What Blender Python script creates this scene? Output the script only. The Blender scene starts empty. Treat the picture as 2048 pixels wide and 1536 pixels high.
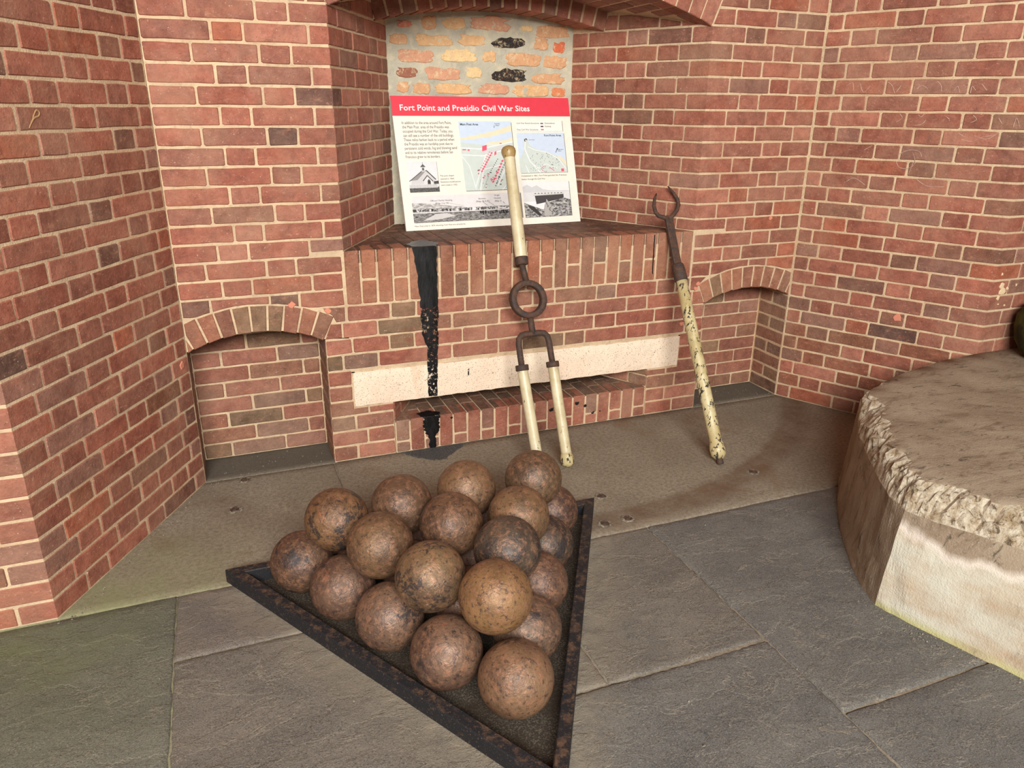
import bpy, math, random
from mathutils import Vector, Matrix
R_ = random.Random(7)
SC = bpy.context.scene
COL = SC.collection

# ------------------------------------------------------------------ camera
# world axes: X along the back wall, Y into the wall (wall face at Y=0), Z up
def make_camera():
    yaw, p, ro = math.radians(21.66526), math.radians(20.44162), math.radians(0.562927)
    U = (math.cos(yaw), math.sin(yaw)); W = (-math.sin(yaw), math.cos(yaw))
    cw = lambda x, y, z: Vector((x*U[0]+y*U[1], x*W[0]+y*W[1], z))
    Rv, F, D = cw(1, 0, 0), cw(0, math.cos(p), -math.sin(p)), cw(0, -math.sin(p), -math.cos(p))
    right = Rv*math.cos(ro)-D*math.sin(ro); down = Rv*math.sin(ro)+D*math.cos(ro)
    cam = bpy.data.cameras.new('camera'); o = bpy.data.objects.new('camera', cam); COL.objects.link(o)
    cam.sensor_width = 36; cam.sensor_fit = 'HORIZONTAL'; cam.lens = 36*1496.4174/2048; cam.clip_start = .02
    m = Matrix((right, -down, -F)).transposed().to_4x4(); m.translation = (-1.3062006, -3.0420899, 1.4828975)
    o.matrix_world = m; SC.camera = o
make_camera()

# ------------------------------------------------------------------ light
W_ = bpy.data.worlds.new('sky'); SC.world = W_; W_.use_nodes = True
W_.node_tree.nodes['Background'].inputs[0].default_value = (.93, .95, 1, 1)
W_.node_tree.nodes['Background'].inputs[1].default_value = .22
def area(name, loc, target, sx, sy, power, color):
    l = bpy.data.lights.new(name, 'AREA'); l.shape = 'RECTANGLE'; l.size = sx; l.size_y = sy
    l.energy = power; l.color = color
    o = bpy.data.objects.new(name, l); COL.objects.link(o); o.location = loc
    o.rotation_euler = (Vector(target)-Vector(loc)).to_track_quat('-Z', 'Y').to_euler()
area('daylight_opening', (-1.9, -6.4, 3.4), (.1, -.3, .8), 3.2, 1.7, 690, (1, .985, .955))
SC.view_settings.view_transform = 'Standard'; SC.view_settings.look = 'None'
SC.view_settings.exposure = 0; SC.view_settings.gamma = 1; SC.view_settings.use_curve_mapping = False
SC.cycles.use_denoising = True

# ------------------------------------------------------------------ helpers
def lin(c):
    return tuple(((v/255)/12.92 if v/255 <= .04045 else ((v/255+.055)/1.055)**2.4) for v in c)
def tag(o, label=None, cat=None, group=None, kind=None):
    if label: o['label'] = label
    if cat: o['category'] = cat
    if group: o['group'] = group
    if kind: o['kind'] = kind
    return o
def link(name, me, parent=None, M=None, color=None):
    o = bpy.data.objects.new(name, me); COL.objects.link(o)
    if parent is not None: o.parent = parent
    if M is not None: o.matrix_local = M
    if color: o.color = (*color, 1)
    return o
def mesh(name, v, f, mats, smooth=False, mi=None):
    me = bpy.data.meshes.new(name); me.from_pydata([tuple(a) for a in v], [], f)
    for m in (mats if isinstance(mats, (list, tuple)) else [mats]): me.materials.append(m)
    if mi: me.polygons.foreach_set('material_index', mi)
    if smooth: me.polygons.foreach_set('use_smooth', [True]*len(me.polygons))
    me.update(); return me
def empty(name, loc):
    o = bpy.data.objects.new(name, None); COL.objects.link(o); o.location = loc; o.empty_display_size = .1
    return o

# ------------------------------------------------------------------ materials
class NT:
    def __init__(s, name):
        s.m = bpy.data.materials.new(name); s.m.use_nodes = True; s.t = s.m.node_tree
        s.t.nodes.clear(); s.out = s.n('ShaderNodeOutputMaterial'); s.b = s.n('ShaderNodeBsdfPrincipled')
        s.t.links.new(s.b.outputs[0], s.out.inputs[0])
    def n(s, ty, **k):
        x = s.t.nodes.new(ty)
        for a, b in k.items(): setattr(x, a, b)
        return x
    def set(s, sock, v):
        if hasattr(v, 'links') or hasattr(v, 'is_linked'): s.t.links.new(v, sock)
        elif isinstance(v, (tuple, list)) and len(v) == 3 and sock.type == 'RGBA': sock.default_value = (*v, 1)
        else: sock.default_value = v
    def noise(s, vec, scale, detail=3, rough=.55, dist=0):
        x = s.n('ShaderNodeTexNoise'); s.set(x.inputs['Vector'], vec); x.inputs['Scale'].default_value = scale
        x.inputs['Detail'].default_value = detail; x.inputs['Roughness'].default_value = rough; x.inputs['Distortion'].default_value = dist
        return x.outputs[0]
    def ramp(s, v, a, b, lo=0., hi=1.):
        x = s.n('ShaderNodeMapRange'); s.set(x.inputs[0], v)
        for i, q in zip((1, 2, 3, 4), (a, b, lo, hi)): x.inputs[i].default_value = q
        return x.outputs[0]
    def mix(s, fac, a, b, mode='MIX'):
        x = s.n('ShaderNodeMix', data_type='RGBA', blend_type=mode)
        s.set(x.inputs[0], fac); s.set(x.inputs[6], a); s.set(x.inputs[7], b); return x.outputs[2]
    def math(s, op, a, b=0., c=0.):
        x = s.n('ShaderNodeMath', operation=op)
        for i, q in enumerate((a, b, c)): s.set(x.inputs[i], q)
        return x.outputs[0]
    def vmath(s, op, a, b):
        x = s.n('ShaderNodeVectorMath', operation=op); s.set(x.inputs[0], a); s.set(x.inputs[1], b); return x.outputs[0]
    def obj(s): return s.n('ShaderNodeTexCoord').outputs['Object']
    def pos(s): return s.n('ShaderNodeNewGeometry').outputs['Position']
    def randvec(s, vec, k=37.):
        oi = s.n('ShaderNodeObjectInfo'); r = s.math('MULTIPLY', oi.outputs['Random'], k)
        c = s.n('ShaderNodeCombineXYZ'); s.set(c.inputs[0], r); s.set(c.inputs[1], s.math('MULTIPLY', r, 1.7)); s.set(c.inputs[2], s.math('MULTIPLY', r, 2.3))
        return s.vmath('ADD', vec, c.outputs[0])
    def scale(s, vec, v): return s.vmath('MULTIPLY', vec, v)
    def finish(s, col, rough=.8, bump=None, bs=.3, bd=.002, metal=0., spec=.3, alpha=None):
        s.set(s.b.inputs['Base Color'], col); s.set(s.b.inputs['Roughness'], rough); s.set(s.b.inputs['Metallic'], metal)
        s.b.inputs['Specular IOR Level'].default_value = spec
        if bump is not None:
            x = s.n('ShaderNodeBump'); s.set(x.inputs['Height'], bump); x.inputs['Strength'].default_value = bs; x.inputs['Distance'].default_value = bd
            s.t.links.new(x.outputs[0], s.b.inputs['Normal'])
        if alpha is not None: s.set(s.b.inputs['Alpha'], alpha)
        return s.m

def mat_brick():
    t = NT('brick'); oi = t.n('ShaderNodeObjectInfo'); c = oi.outputs['Color']; v = t.randvec(t.obj()); p = t.pos()
    a = t.ramp(t.noise(v, 20, 6, .72), .3, .7)
    col = t.mix(a, t.mix(1., c, (.66, .58, .55), 'MULTIPLY'), t.mix(1., c, (1.24, 1.18, 1.14), 'MULTIPLY'))
    col = t.mix(t.ramp(t.noise(t.scale(v, (1, 1, 1.6)), 11, 4, .6, .5), .56, .74, 0, .4), col, lin((152, 82, 56)))
    col = t.mix(t.ramp(t.noise(t.vmath('ADD', v, (2., 9., 4.)), 13, 5, .65, .3), .58, .72, 0, .5), col, lin((104, 66, 56)))
    col = t.mix(t.ramp(t.noise(t.scale(v, (1, 1, 2.2)), 26, 7, .78, .6), .54, .70, 0, .6), col, lin((190, 132, 106)))
    col = t.mix(t.ramp(t.noise(v, 190, 3, .6), .60, .70, 0, .6), col, lin((72, 44, 37)))
    col = t.mix(t.ramp(t.noise(t.vmath('ADD', v, (5., 3., 1.)), 140, 3, .6), .66, .73, 0, .7), col, lin((222, 186, 166)))
    col = t.mix(t.ramp(t.noise(p, 3.2, 6, .7, .4), .44, .70, 0, .36), col, lin((186, 150, 122)))      # lime haze drifting over the wall
    b = t.math('ADD', t.noise(v, 95, 6, .7), t.math('MULTIPLY', t.noise(v, 24, 4), 1.4))
    return t.finish(col, t.ramp(t.noise(v, 30, 3), .3, .7, .55, .85), b, .6, .0045, spec=.35)
def mat_mortar():
    t = NT('mortar'); v = t.pos()
    col = t.mix(t.ramp(t.noise(v, 9, 4), .35, .65), lin((220, 194, 158)), lin((198, 172, 140)))
    col = t.mix(t.ramp(t.noise(v, 60, 4), .52, .72, 0, .45), col, lin((150, 128, 104)))
    col = t.mix(t.ramp(t.noise(v, 2.2, 3), .5, .68, 0, .4), col, lin((198, 150, 112)))
    col = t.mix(t.ramp(t.noise(v, 240, 2), .6, .72, 0, .5), col, lin((228, 208, 178)))
    return t.finish(col, .92, t.noise(v, 160, 4, .7), .8, .004, spec=.15)
def mat_rough_mortar():
    t = NT('grey_cement'); v = t.pos()
    col = t.mix(t.ramp(t.noise(v, 7, 4), .35, .65), lin((202, 194, 170)), lin((176, 170, 152)))
    col = t.mix(t.ramp(t.noise(v, 24, 5), .52, .66, 0, .6), col, lin((220, 204, 170)))
    col = t.mix(t.ramp(t.noise(v, 14, 5, .6, .6), .62, .72, 0, .5), col, lin((136, 130, 118)))
    return t.finish(col, .95, t.math('ADD', t.noise(v, 60, 5, .7), t.noise(v, 18, 3)), .7, .008, spec=.1)
def mat_rough_brick():
    t = NT('old_orange_brick'); c = t.n('ShaderNodeObjectInfo').outputs['Color']; v = t.randvec(t.obj())
    col = t.mix(t.ramp(t.noise(v, 30, 4, .65), .35, .65), c, t.mix(1., c, (1.2, 1.18, 1.1), 'MULTIPLY'))
    col = t.mix(t.ramp(t.noise(v, 40, 6, .75, .5), .52, .63, 0, .8), col, lin((226, 204, 164)))
    col = t.mix(t.ramp(t.noise(v, 120, 3), .6, .7, 0, .5), col, lin((160, 94, 62)))
    return t.finish(col, .95, t.math('ADD', t.noise(v, 70, 5, .7), t.noise(v, 22, 3)), .8, .006, spec=.1)
def mat_granite():
    t = NT('pale_granite'); v = t.pos()
    col = t.mix(t.ramp(t.noise(v, 4, 3), .35, .65), lin((240, 220, 194)), lin((232, 206, 180)))
    col = t.mix(t.ramp(t.noise(v, 230, 3, .6), .60, .66, 0, .85), col, lin((112, 100, 92)))
    col = t.mix(t.ramp(t.noise(v, 120, 3, .6), .67, .70, 0, .9), col, lin((70, 64, 60)))
    col = t.mix(t.ramp(t.noise(t.scale(v, (1, 1, .4)), 10, 3), .6, .75, 0, .4), col, lin((206, 150, 104)))
    return t.finish(col, .85, t.noise(v, 150, 4), .4, .002, spec=.2)
def mat_concrete_floor():
    t = NT('worn_concrete_floor'); v = t.pos()
    col = t.mix(t.ramp(t.noise(v, 2.5, 4), .35, .65), lin((154, 143, 124)), lin((134, 122, 104)))
    col = t.mix(t.ramp(t.noise(v, 320, 3, .7), .5, .66, 0, .65), col, lin((172, 160, 140)))
    col = t.mix(t.ramp(t.noise(t.vmath('ADD', v, (3., 7., 0.)), 260, 3, .7), .56, .68, 0, .65), col, lin((66, 60, 52)))
    col = t.mix(t.ramp(t.noise(v, 70, 5, .75), .42, .62, 0, .55), col, lin((92, 82, 68)))
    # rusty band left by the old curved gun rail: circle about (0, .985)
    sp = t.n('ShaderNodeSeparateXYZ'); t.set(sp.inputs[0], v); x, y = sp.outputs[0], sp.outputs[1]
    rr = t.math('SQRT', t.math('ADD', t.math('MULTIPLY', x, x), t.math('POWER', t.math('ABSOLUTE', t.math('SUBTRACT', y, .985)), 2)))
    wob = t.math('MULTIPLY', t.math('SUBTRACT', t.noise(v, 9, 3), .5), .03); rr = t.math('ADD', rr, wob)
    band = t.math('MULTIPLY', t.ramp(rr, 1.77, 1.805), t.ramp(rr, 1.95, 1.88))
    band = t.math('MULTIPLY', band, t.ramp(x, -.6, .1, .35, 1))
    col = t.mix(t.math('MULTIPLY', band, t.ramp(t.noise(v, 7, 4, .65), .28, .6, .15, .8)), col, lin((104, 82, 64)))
    col = t.mix(t.ramp(t.noise(v, 3.1, 4, .6, .7), .56, .74, 0, .6), col, lin((112, 84, 60)))
    alg = t.math('MULTIPLY', t.ramp(x, -1.25, -1.6), t.ramp(y, -.3, -.75)); col = t.mix(t.math('MULTIPLY', alg, t.ramp(t.noise(v, 6, 3), .3, .6, .2, .6)), col, lin((138, 142, 96)))
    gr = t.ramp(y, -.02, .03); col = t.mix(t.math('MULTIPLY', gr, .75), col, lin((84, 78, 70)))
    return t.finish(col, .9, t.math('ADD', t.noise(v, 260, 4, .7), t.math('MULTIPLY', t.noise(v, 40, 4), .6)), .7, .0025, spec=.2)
def mat_slate():
    t = NT('slate_flagstone'); v = t.pos(); oi = t.n('ShaderNodeObjectInfo').outputs['Color']
    w = t.scale(v, (1, 1.5, 1)); w2 = t.randvec(w, 9.)
    col = t.mix(t.ramp(t.noise(w2, 4, 6, .65, .3), .3, .7), t.mix(1., oi, (1.1, 1.08, 1.04), 'MULTIPLY'), t.mix(1., oi, (.66, .67, .70), 'MULTIPLY'))
    cleft = t.noise(w2, 5, 8, .6, .5); lay = t.noise(w2, 16, 8, .72, .4)
    col = t.mix(t.ramp(t.math('ABSOLUTE', t.math('SUBTRACT', cleft, .53)), .0, .007, .6, 0), col, lin((170, 156, 134)))
    col = t.mix(t.ramp(t.math('ABSOLUTE', t.math('SUBTRACT', lay, .56)), .0, .015, .45, 0), col, lin((166, 152, 130)))
    col = t.mix(t.ramp(t.noise(v, 300, 4, .75), .52, .66, 0, .65), col, lin((172, 162, 144)))
    col = t.mix(t.ramp(t.noise(t.vmath('ADD', v, (3., 7., 0.)), 200, 4, .75), .52, .66, 0, .7), col, lin((46, 46, 47)))
    sp = t.n('ShaderNodeSeparateXYZ'); t.set(sp.inputs[0], v); x, y = sp.outputs[0], sp.outputs[1]
    # sandy grit lying around the ball rack
    d1 = t.math('ABSOLUTE', t.math('SUBTRACT', t.math('ABSOLUTE', t.math('ADD', x, .727)), t.math('MULTIPLY', t.math('ADD', y, 1.96), .577)))
    col = t.mix(t.math('MULTIPLY', t.ramp(d1, .16, .0), t.ramp(t.noise(v, 12, 4, .7), .3, .62, .1, .85)), col, lin((146, 134, 114)))
    alg = t.math('MULTIPLY', t.ramp(x, -1.45, -1.85), t.ramp(y, -1.5, -.9))
    col = t.mix(t.math('MULTIPLY', alg, t.ramp(t.noise(w, 5, 4), .3, .65, .2, .75)), col, lin((112, 118, 80)))
    b = t.math('ADD', t.math('MULTIPLY', t.ramp(cleft, .52, .54), .9), t.math('ADD', t.math('MULTIPLY', t.ramp(lay, .5, .6), .7), t.math('MULTIPLY', t.noise(v, 220, 5, .75), 1.2)))
    return t.finish(col, .74, b, .75, .003, spec=.35)
def mat_ball():
    t = NT('rusted_cast_iron'); v = t.randvec(t.obj(), 50.); c = t.n('ShaderNodeObjectInfo').outputs['Color']
    col = t.mix(t.ramp(t.noise(v, 10, 4, .6), .35, .65), t.mix(1., c, (1.12, 1.06, .98), 'MULTIPLY'), t.mix(1., c, (.62, .56, .58), 'MULTIPLY'))
    col = t.mix(t.ramp(t.noise(v, 48, 6, .75), .48, .64, 0, .7), col, lin((156, 112, 84)))
    al = t.n('ShaderNodeObjectInfo').outputs['Alpha']
    col = t.mix(t.ramp(t.math('ADD', t.noise(t.vmath('ADD', v, (4., 8., 1.)), 9, 8, .8, .2), t.math('MULTIPLY', t.math('SUBTRACT', al, .5), .11)), .58, .63, 0, .88), col, lin((46, 42, 42)))
    col = t.mix(t.ramp(t.noise(t.vmath('ADD', v, (1., 5., 7.)), 75, 4, .7), .54, .64, 0, .8), col, lin((66, 50, 46)))
    col = t.mix(t.ramp(t.noise(t.vmath('ADD', v, (9., 2., 4.)), 26, 6, .7, .4), .64, .70, 0, .6), col, lin((166, 96, 70)))
    col = t.mix(t.ramp(t.noise(t.vmath('ADD', v, (7., 1., 2.)), 85, 4, .7), .64, .74, 0, .55), col, lin((184, 156, 138)))
    b = t.math('ADD', t.noise(v, 150, 4, .65), t.math('MULTIPLY', t.noise(v, 32, 4, .6), 1.3))
    return t.finish(col, t.ramp(t.noise(v, 36, 3), .35, .65, .34, .6), b, .7, .0026, metal=.25, spec=.5)
def mat_rack():
    t = NT('black_painted_rusty_steel'); v = t.pos(); nz = t.n('ShaderNodeSeparateXYZ'); g = t.n('ShaderNodeNewGeometry'); t.set(nz.inputs[0], g.outputs['Normal'])
    up = t.ramp(nz.outputs[2], .4, .8)
    rust = t.ramp(t.math('ADD', t.noise(v, 34, 6, .75, .3), t.math('MULTIPLY', up, .09)), .57, .70, 0, .8)
    rc = t.mix(t.ramp(t.noise(v, 60, 4), .4, .6), lin((74, 58, 48)), lin((104, 78, 58)))
    col = t.mix(rust, lin((30, 30, 33)), rc)
    col = t.mix(t.ramp(t.noise(v, 220, 3), .62, .72, 0, .45), col, lin((150, 124, 92)))
    return t.finish(col, .62, t.noise(v, 120, 4), .5, .002, spec=.4)
def mat_plate():
    t = NT('gritty_dark_rack_floor'); v = t.pos()
    col = t.mix(t.ramp(t.noise(v, 200, 4, .7), .48, .66), lin((56, 50, 44)), lin((104, 94, 80)))
    col = t.mix(t.ramp(t.noise(v, 9, 4), .45, .65, 0, .7), col, lin((52, 42, 34)))
    return t.finish(col, .95, t.noise(v, 260, 4), .6, .002, spec=.1)
def mat_stub():
    t = NT('pale_grit'); v = t.pos()
    return t.finish(t.mix(t.ramp(t.noise(v, 90, 4, .7), .4, .6), lin((150, 140, 122)), lin((96, 86, 74))), .95, t.noise(v, 200, 4), .6, .002, spec=.1)
def mat_iron():
    t = NT('dark_rusty_iron'); v = t.pos()
    col = t.mix(t.ramp(t.noise(v, 40, 5, .7), .4, .62), lin((64, 54, 50)), lin((92, 64, 48)))
    col = t.mix(t.ramp(t.noise(v, 130, 3), .6, .7, 0, .7), col, lin((38, 34, 33)))
    return t.finish(col, .7, t.noise(v, 110, 4, .7), .8, .003, metal=.1, spec=.4)
def mat_paint(name, a, amount):
    t = NT(name); v = t.pos(); w = t.scale(v, (1, 1, .42))
    col = t.mix(t.ramp(t.noise(v, 10, 4), .35, .65), lin(a), lin((a[0]-30, a[1]-34, a[2]-40)))
    chip = t.ramp(t.noise(w, 62, 5, .68, .3), .66-amount, .68-amount, 0, 1)
    rim = t.ramp(t.noise(w, 62, 5, .68, .3), .645-amount, .66-amount, 0, .35)
    col = t.mix(rim, col, lin((156, 130, 86))); col = t.mix(chip, col, lin((52, 48, 44)))
    return t.finish(col, t.ramp(chip, 0, 1, .38, .8), t.math('SUBTRACT', t.noise(v, 60, 3), t.math('MULTIPLY', chip, .6)), .35, .002, spec=.45)
def mat_block():
    t = NT('stained_old_concrete'); v = t.pos(); sp = t.n('ShaderNodeSeparateXYZ'); t.set(sp.inputs[0], v); x, y, z = sp.outputs
    g = t.n('ShaderNodeNewGeometry'); nn = t.n('ShaderNodeSeparateXYZ'); t.set(nn.inputs[0], g.outputs['Normal'])
    col = t.mix(t.ramp(t.noise(v, 3.2, 5, .6), .35, .65), lin((164, 148, 126)), lin((140, 122, 102)))
    w = t.scale(v, (2.0, 1, 3.))
    col = t.mix(t.ramp(t.noise(t.scale(v, (1., 2.6, 1.)), 7, 6, .7, .5), .52, .68, 0, .75), col, lin((108, 88, 68)))
    col = t.mix(t.ramp(t.noise(t.scale(v, (1.2, 3.0, 1.)), 15, 5, .7, .8), .58, .68, 0, .8), col, lin((70, 60, 50)))
    # lime bloom on the lower half of the side faces, with a scalloped upper edge; moss line at the foot
    side = t.math('MULTIPLY', t.ramp(nn.outputs[2], .5, .2), t.ramp(nn.outputs[1], .25, -.05))
    edge = t.math('ADD', z, t.math('MULTIPLY', t.math('SUBTRACT', t.noise(t.scale(v, (1, 1, .2)), 6, 3), .5), .22))
    low = t.math('MULTIPLY', side, t.ramp(edge, .255, .235))
    pale = t.mix(t.ramp(t.noise(w, 4, 4), .4, .62), lin((206, 202, 184)), lin((186, 164, 136)))
    col = t.mix(t.math('MULTIPLY', low, .85), col, pale)
    rim = t.math('MULTIPLY', side, t.math('MULTIPLY', t.ramp(edge, .228, .245), t.ramp(edge, .272, .25))); col = t.mix(t.math('MULTIPLY', rim, .65), col, lin((232, 220, 206)))
    col = t.mix(t.math('MULTIPLY', side, t.ramp(z, .03, .005, 0, .7)), col, lin((176, 172, 96)))
    col = t.mix(t.ramp(t.noise(v, 200, 3, .7), .6, .72, 0, .4), col, lin((220, 205, 180)))
    return t.finish(col, .9, t.math('ADD', t.noise(v, 70, 5, .7), t.noise(v, 200, 3)), .6, .004, spec=.15)
def mat_chip():
    t = NT('broken_concrete_aggregate'); v = t.pos()
    col = t.mix(t.ramp(t.noise(v, 26, 5, .7), .38, .62), lin((232, 220, 196)), lin((172, 148, 116)))
    col = t.mix(t.ramp(t.noise(v, 48, 4, .7, .6), .56, .64, 0, .85), col, lin((92, 78, 62)))
    return t.finish(col, .95, t.math('ADD', t.noise(v, 60, 6, .75), t.noise(v, 24, 3)), 1., .014, spec=.1)
def mat_tar():
    t = NT('black_tar'); v = t.pos(); sp = t.n('ShaderNodeSeparateXYZ'); t.set(sp.inputs[0], v); z = sp.outputs[2]
    thr = t.ramp(z, .66, .72, .47, .0); thr2 = t.math('MAXIMUM', t.math('MULTIPLY', thr, t.ramp(z, .2, .24)), t.ramp(z, .0, .2, .0, .0))
    a = t.math('GREATER_THAN', t.noise(v, 75, 5, .75), t.math('MULTIPLY', thr2, .93))
    col = t.mix(t.ramp(t.noise(t.scale(v, (1, 1, .3)), 60, 4), .4, .65), lin((12, 12, 13)), lin((30, 30, 31)))
    return t.finish(col, .36, t.noise(t.scale(v, (1, 1, .25)), 40, 4), .6, .006, spec=.5, alpha=a)
def mat_tarpool():
    t = NT('tar_stain_on_concrete'); v = t.pos()
    col = t.mix(t.ramp(t.noise(v, 200, 3), .45, .68), lin((66, 66, 66)), lin((98, 96, 90)))
    return t.finish(col, .85, t.noise(v, 160, 3), .4, .002)
def mat_moss():
    t = NT('mossy_stone'); v = t.pos()
    col = t.mix(t.ramp(t.noise(v, 14, 5), .4, .6), lin((92, 92, 52)), lin((58, 56, 38)))
    return t.finish(col, .95, t.noise(v, 50, 5, .7), 1., .01, spec=.1)
def mat_vault():
    t = NT('vault_brick'); v = t.pos(); b = t.n('ShaderNodeTexBrick'); t.set(b.inputs['Vector'], v); b.inputs['Scale'].default_value = 4.4
    b.inputs['Color1'].default_value = (*lin((150, 92, 76)), 1); b.inputs['Color2'].default_value = (*lin((132, 78, 66)), 1); b.inputs['Mortar'].default_value = (*lin((186, 164, 136)), 1)
    b.inputs['Mortar Size'].default_value = .018
    return t.finish(t.mix(t.ramp(t.noise(v, 5, 4), .3, .7, 0, .4), b.outputs[0], lin((150, 110, 94))), .9, spec=.2)
M_VAULT = mat_vault()
FLAT = {}
def flat(c, rough=.55):
    c = tuple(c)
    if c not in FLAT:
        t = NT('print_%02x%02x%02x' % c); v = t.obj()
        FLAT[c] = t.finish(t.mix(t.ramp(t.noise(v, 40, 2), .3, .7), lin(c), tuple(q*.94 for q in lin(c))), rough, spec=.35)
    return FLAT[c]
def mat_photo(name, a, b, sx, sy, sc):
    t = NT(name); v = t.scale(t.obj(), (sx, sy, 1))
    return t.finish(t.mix(t.ramp(t.noise(v, sc, 5, .75), .42, .6), lin(a), lin(b)), .5, spec=.3)
M_BRICK, M_MORTAR, M_GREY, M_OLD, M_GRAN = mat_brick(), mat_mortar(), mat_rough_mortar(), mat_rough_brick(), mat_granite()
M_PLATE, M_STUB = mat_plate(), mat_stub()
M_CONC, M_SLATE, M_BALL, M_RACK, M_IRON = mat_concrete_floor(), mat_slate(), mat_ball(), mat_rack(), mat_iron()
M_PAINT, M_PAINT2 = mat_paint('cream_paint', (220, 208, 174), .02), mat_paint('chipped_cream_paint', (210, 196, 152), .10)
M_KNOB = mat_paint('worn_brown_knob', (176, 148, 100), .03)
M_BLOCK, M_CHIP, M_TAR, M_POOL, M_MOSS = mat_block(), mat_chip(), mat_tar(), mat_tarpool(), mat_moss()

# ------------------------------------------------------------------ brickwork
H = .07; J = .0045            # course height, half a joint
NTOP = 31
a_, b_, c_, d_ = .8307, 1.4616, .4691, .6575
C0, C1, C2, C3, C4, C5 = (-1.8899, -.7837), (-b_, 0), (-a_, 0), (a_, 0), (b_, 0), (1.8899, -.7837)
BL, BR = (-c_, d_), (c_, d_)
NR = .934                     # inner edge of the low niches
PAL = [((158, 99, 80), 6), ((150, 91, 73), 6), ((165, 109, 90), 3), ((147, 97, 80), 4), ((139, 87, 70), 3), ((142, 103, 88), 2.2),
       ((132, 94, 76), 1.2), ((116, 82, 69), .9), ((97, 71, 62), .3), ((161, 95, 71), 1.6)]
LOW = [((139, 99, 78), 3), ((130, 103, 78), 2), ((141, 94, 75), 3), ((125, 98, 81), 2), ((134, 105, 89), 2), ((117, 96, 73), 1.4)]
SOLD = [((159, 108, 82), 4), ((151, 101, 78), 4), ((144, 103, 81), 2), ((131, 98, 79), 1.4), ((160, 103, 77), 2)]
def pick(pal):
    tot = sum(w for _, w in pal); r = R_.random()*tot
    for c, w in pal:
        r -= w
        if r <= 0: break
    k = R_.uniform(.93, 1.06)
    return lin(tuple(min(255, q*k) for q in c))
CACHE = {}
def poly_brick_mesh(pts, depth, mat, name='brick', ch=.0032, jit=.0016, rnd=R_):
    """pts: outline in local (x,z), counter-clockwise seen from the room (-y); front face at y=0"""
    n = len(pts); cx = sum(p[0] for p in pts)/n; cz = sum(p[1] for p in pts)/n
    v = []; out = [(x+rnd.uniform(-jit, jit), z+rnd.uniform(-jit, jit)) for x, z in pts]
    for x, z in out: v.append((x, depth, z))
    for x, z in out: v.append((x, ch, z))
    fr = rnd.uniform(-.0012, .0008)
    for i in range(n):
        p0, p1, p2 = out[i-1], out[i], out[(i+1) % n]
        e1 = Vector((p1[0]-p0[0], p1[1]-p0[1])); e2 = Vector((p2[0]-p1[0], p2[1]-p1[1]))
        if e1.length < 1e-6 or e2.length < 1e-6: v.append((p1[0], fr, p1[1])); continue
        n1 = Vector((-e1.y, e1.x)).normalized(); n2 = Vector((-e2.y, e2.x)).normalized(); m = n1+n2
        m = m/max(m.length_squared, .5)*2*ch if m.length > 1e-6 else n1*ch
        v.append((p1[0]+m.x, fr, p1[1]+m.y))
    f = []
    for i in range(n):
        j = (i+1) % n
        f.append((i, j, n+j, n+i)); f.append((n+i, n+j, 2*n+j, 2*n+i))
    f.append(tuple(range(2*n, 3*n))); f.append(tuple(reversed(range(n))))
    return mesh(name, v, f, mat)
def rect_pts(w, h):
    x, z = w/2, h/2; L = [(-x, -z)]
    k = 3 if w > .12 else 2
    L = [(-x+2*x*i/k, -z) for i in range(k)]+[(x, -z)]+[(x-2*x*i/k, z) for i in range(k)]+[(-x, z)]
    r = .004
    
    q = []
    for (x_, z_) in L:          # clip the four corners a little
        if abs(abs(x_)-x) < 1e-6 and abs(abs(z_)-z) < 1e-6:
            a = (x_-math.copysign(r, x_), z_); b = (x_, z_-math.copysign(r, z_))
            q += [b, a] if x_*z_ > 0 else [a, b]
            if x_ < 0 and z_ < 0: q[-2:] = [b, a]
            if x_ > 0 and z_ > 0: q[-2:] = [b, a]
        else: q.append((x_, z_))
    return q
def rect_brick(w, h, depth=.06, mat=None, var=3):
    mat = mat or M_BRICK
    key = (round(w, 3), round(h, 3), round(depth, 3), mat.name)
    if key not in CACHE: CACHE[key] = [poly_brick_mesh(rect_pts(w, h), depth, mat) for _ in range(var)]
    return R_.choice(CACHE[key])
def frame(A, B):
    e = Vector((B[0]-A[0], B[1]-A[1])); L = e.length; e.normalize()
    return e, L
def mat_at(p, e):
    """local x along the wall, local y into the wall, z up"""
    m = Matrix(((e.x, -e.y, 0), (e.y, e.x, 0), (0, 0, 1))).to_4x4(); m.translation = p; return m
def row(parent, A, B, n, cuts, pal=PAL, z0=None, z1=None, name='brick'):
    """bricks between successive cut positions (distance from A) of course n"""
    e, L = frame(A, B); za = n*H+J if z0 is None else z0; zb = (n+1)*H-J if z1 is None else z1
    for s0, s1 in zip(cuts[:-1], cuts[1:]):
        w = s1-s0-2*J
        if w < .008: continue
        s = (s0+s1)/2; o = link(name, rect_brick(w, zb-za), parent, mat_at((A[0]+e.x*s, A[1]+e.y*s, (za+zb)/2), e), pick(pal))
def poly(parent, A, e, pts, pal=PAL, depth=.06, name='brick', mat=None, y=0., color=None):
    """one brick with outline pts in (s,z) of the wall starting at A"""
    cx = sum(p[0] for p in pts)/len(pts); cz = sum(p[1] for p in pts)/len(pts)
    ar = sum(p[0]*q[1]-q[0]*p[1] for p, q in zip(pts, pts[1:]+pts[:1]))
    if abs(ar) < 4e-4: return
    if ar < 0: pts = pts[::-1]
    me = poly_brick_mesh([(x-cx, z-cz) for x, z in pts], depth, mat or M_BRICK)
    return link(name, me, parent, mat_at((A[0]+e.x*cx-e.y*y, A[1]+e.y*cx+e.x*y, cz), e), color or pick(pal))
SQ = {}
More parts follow.
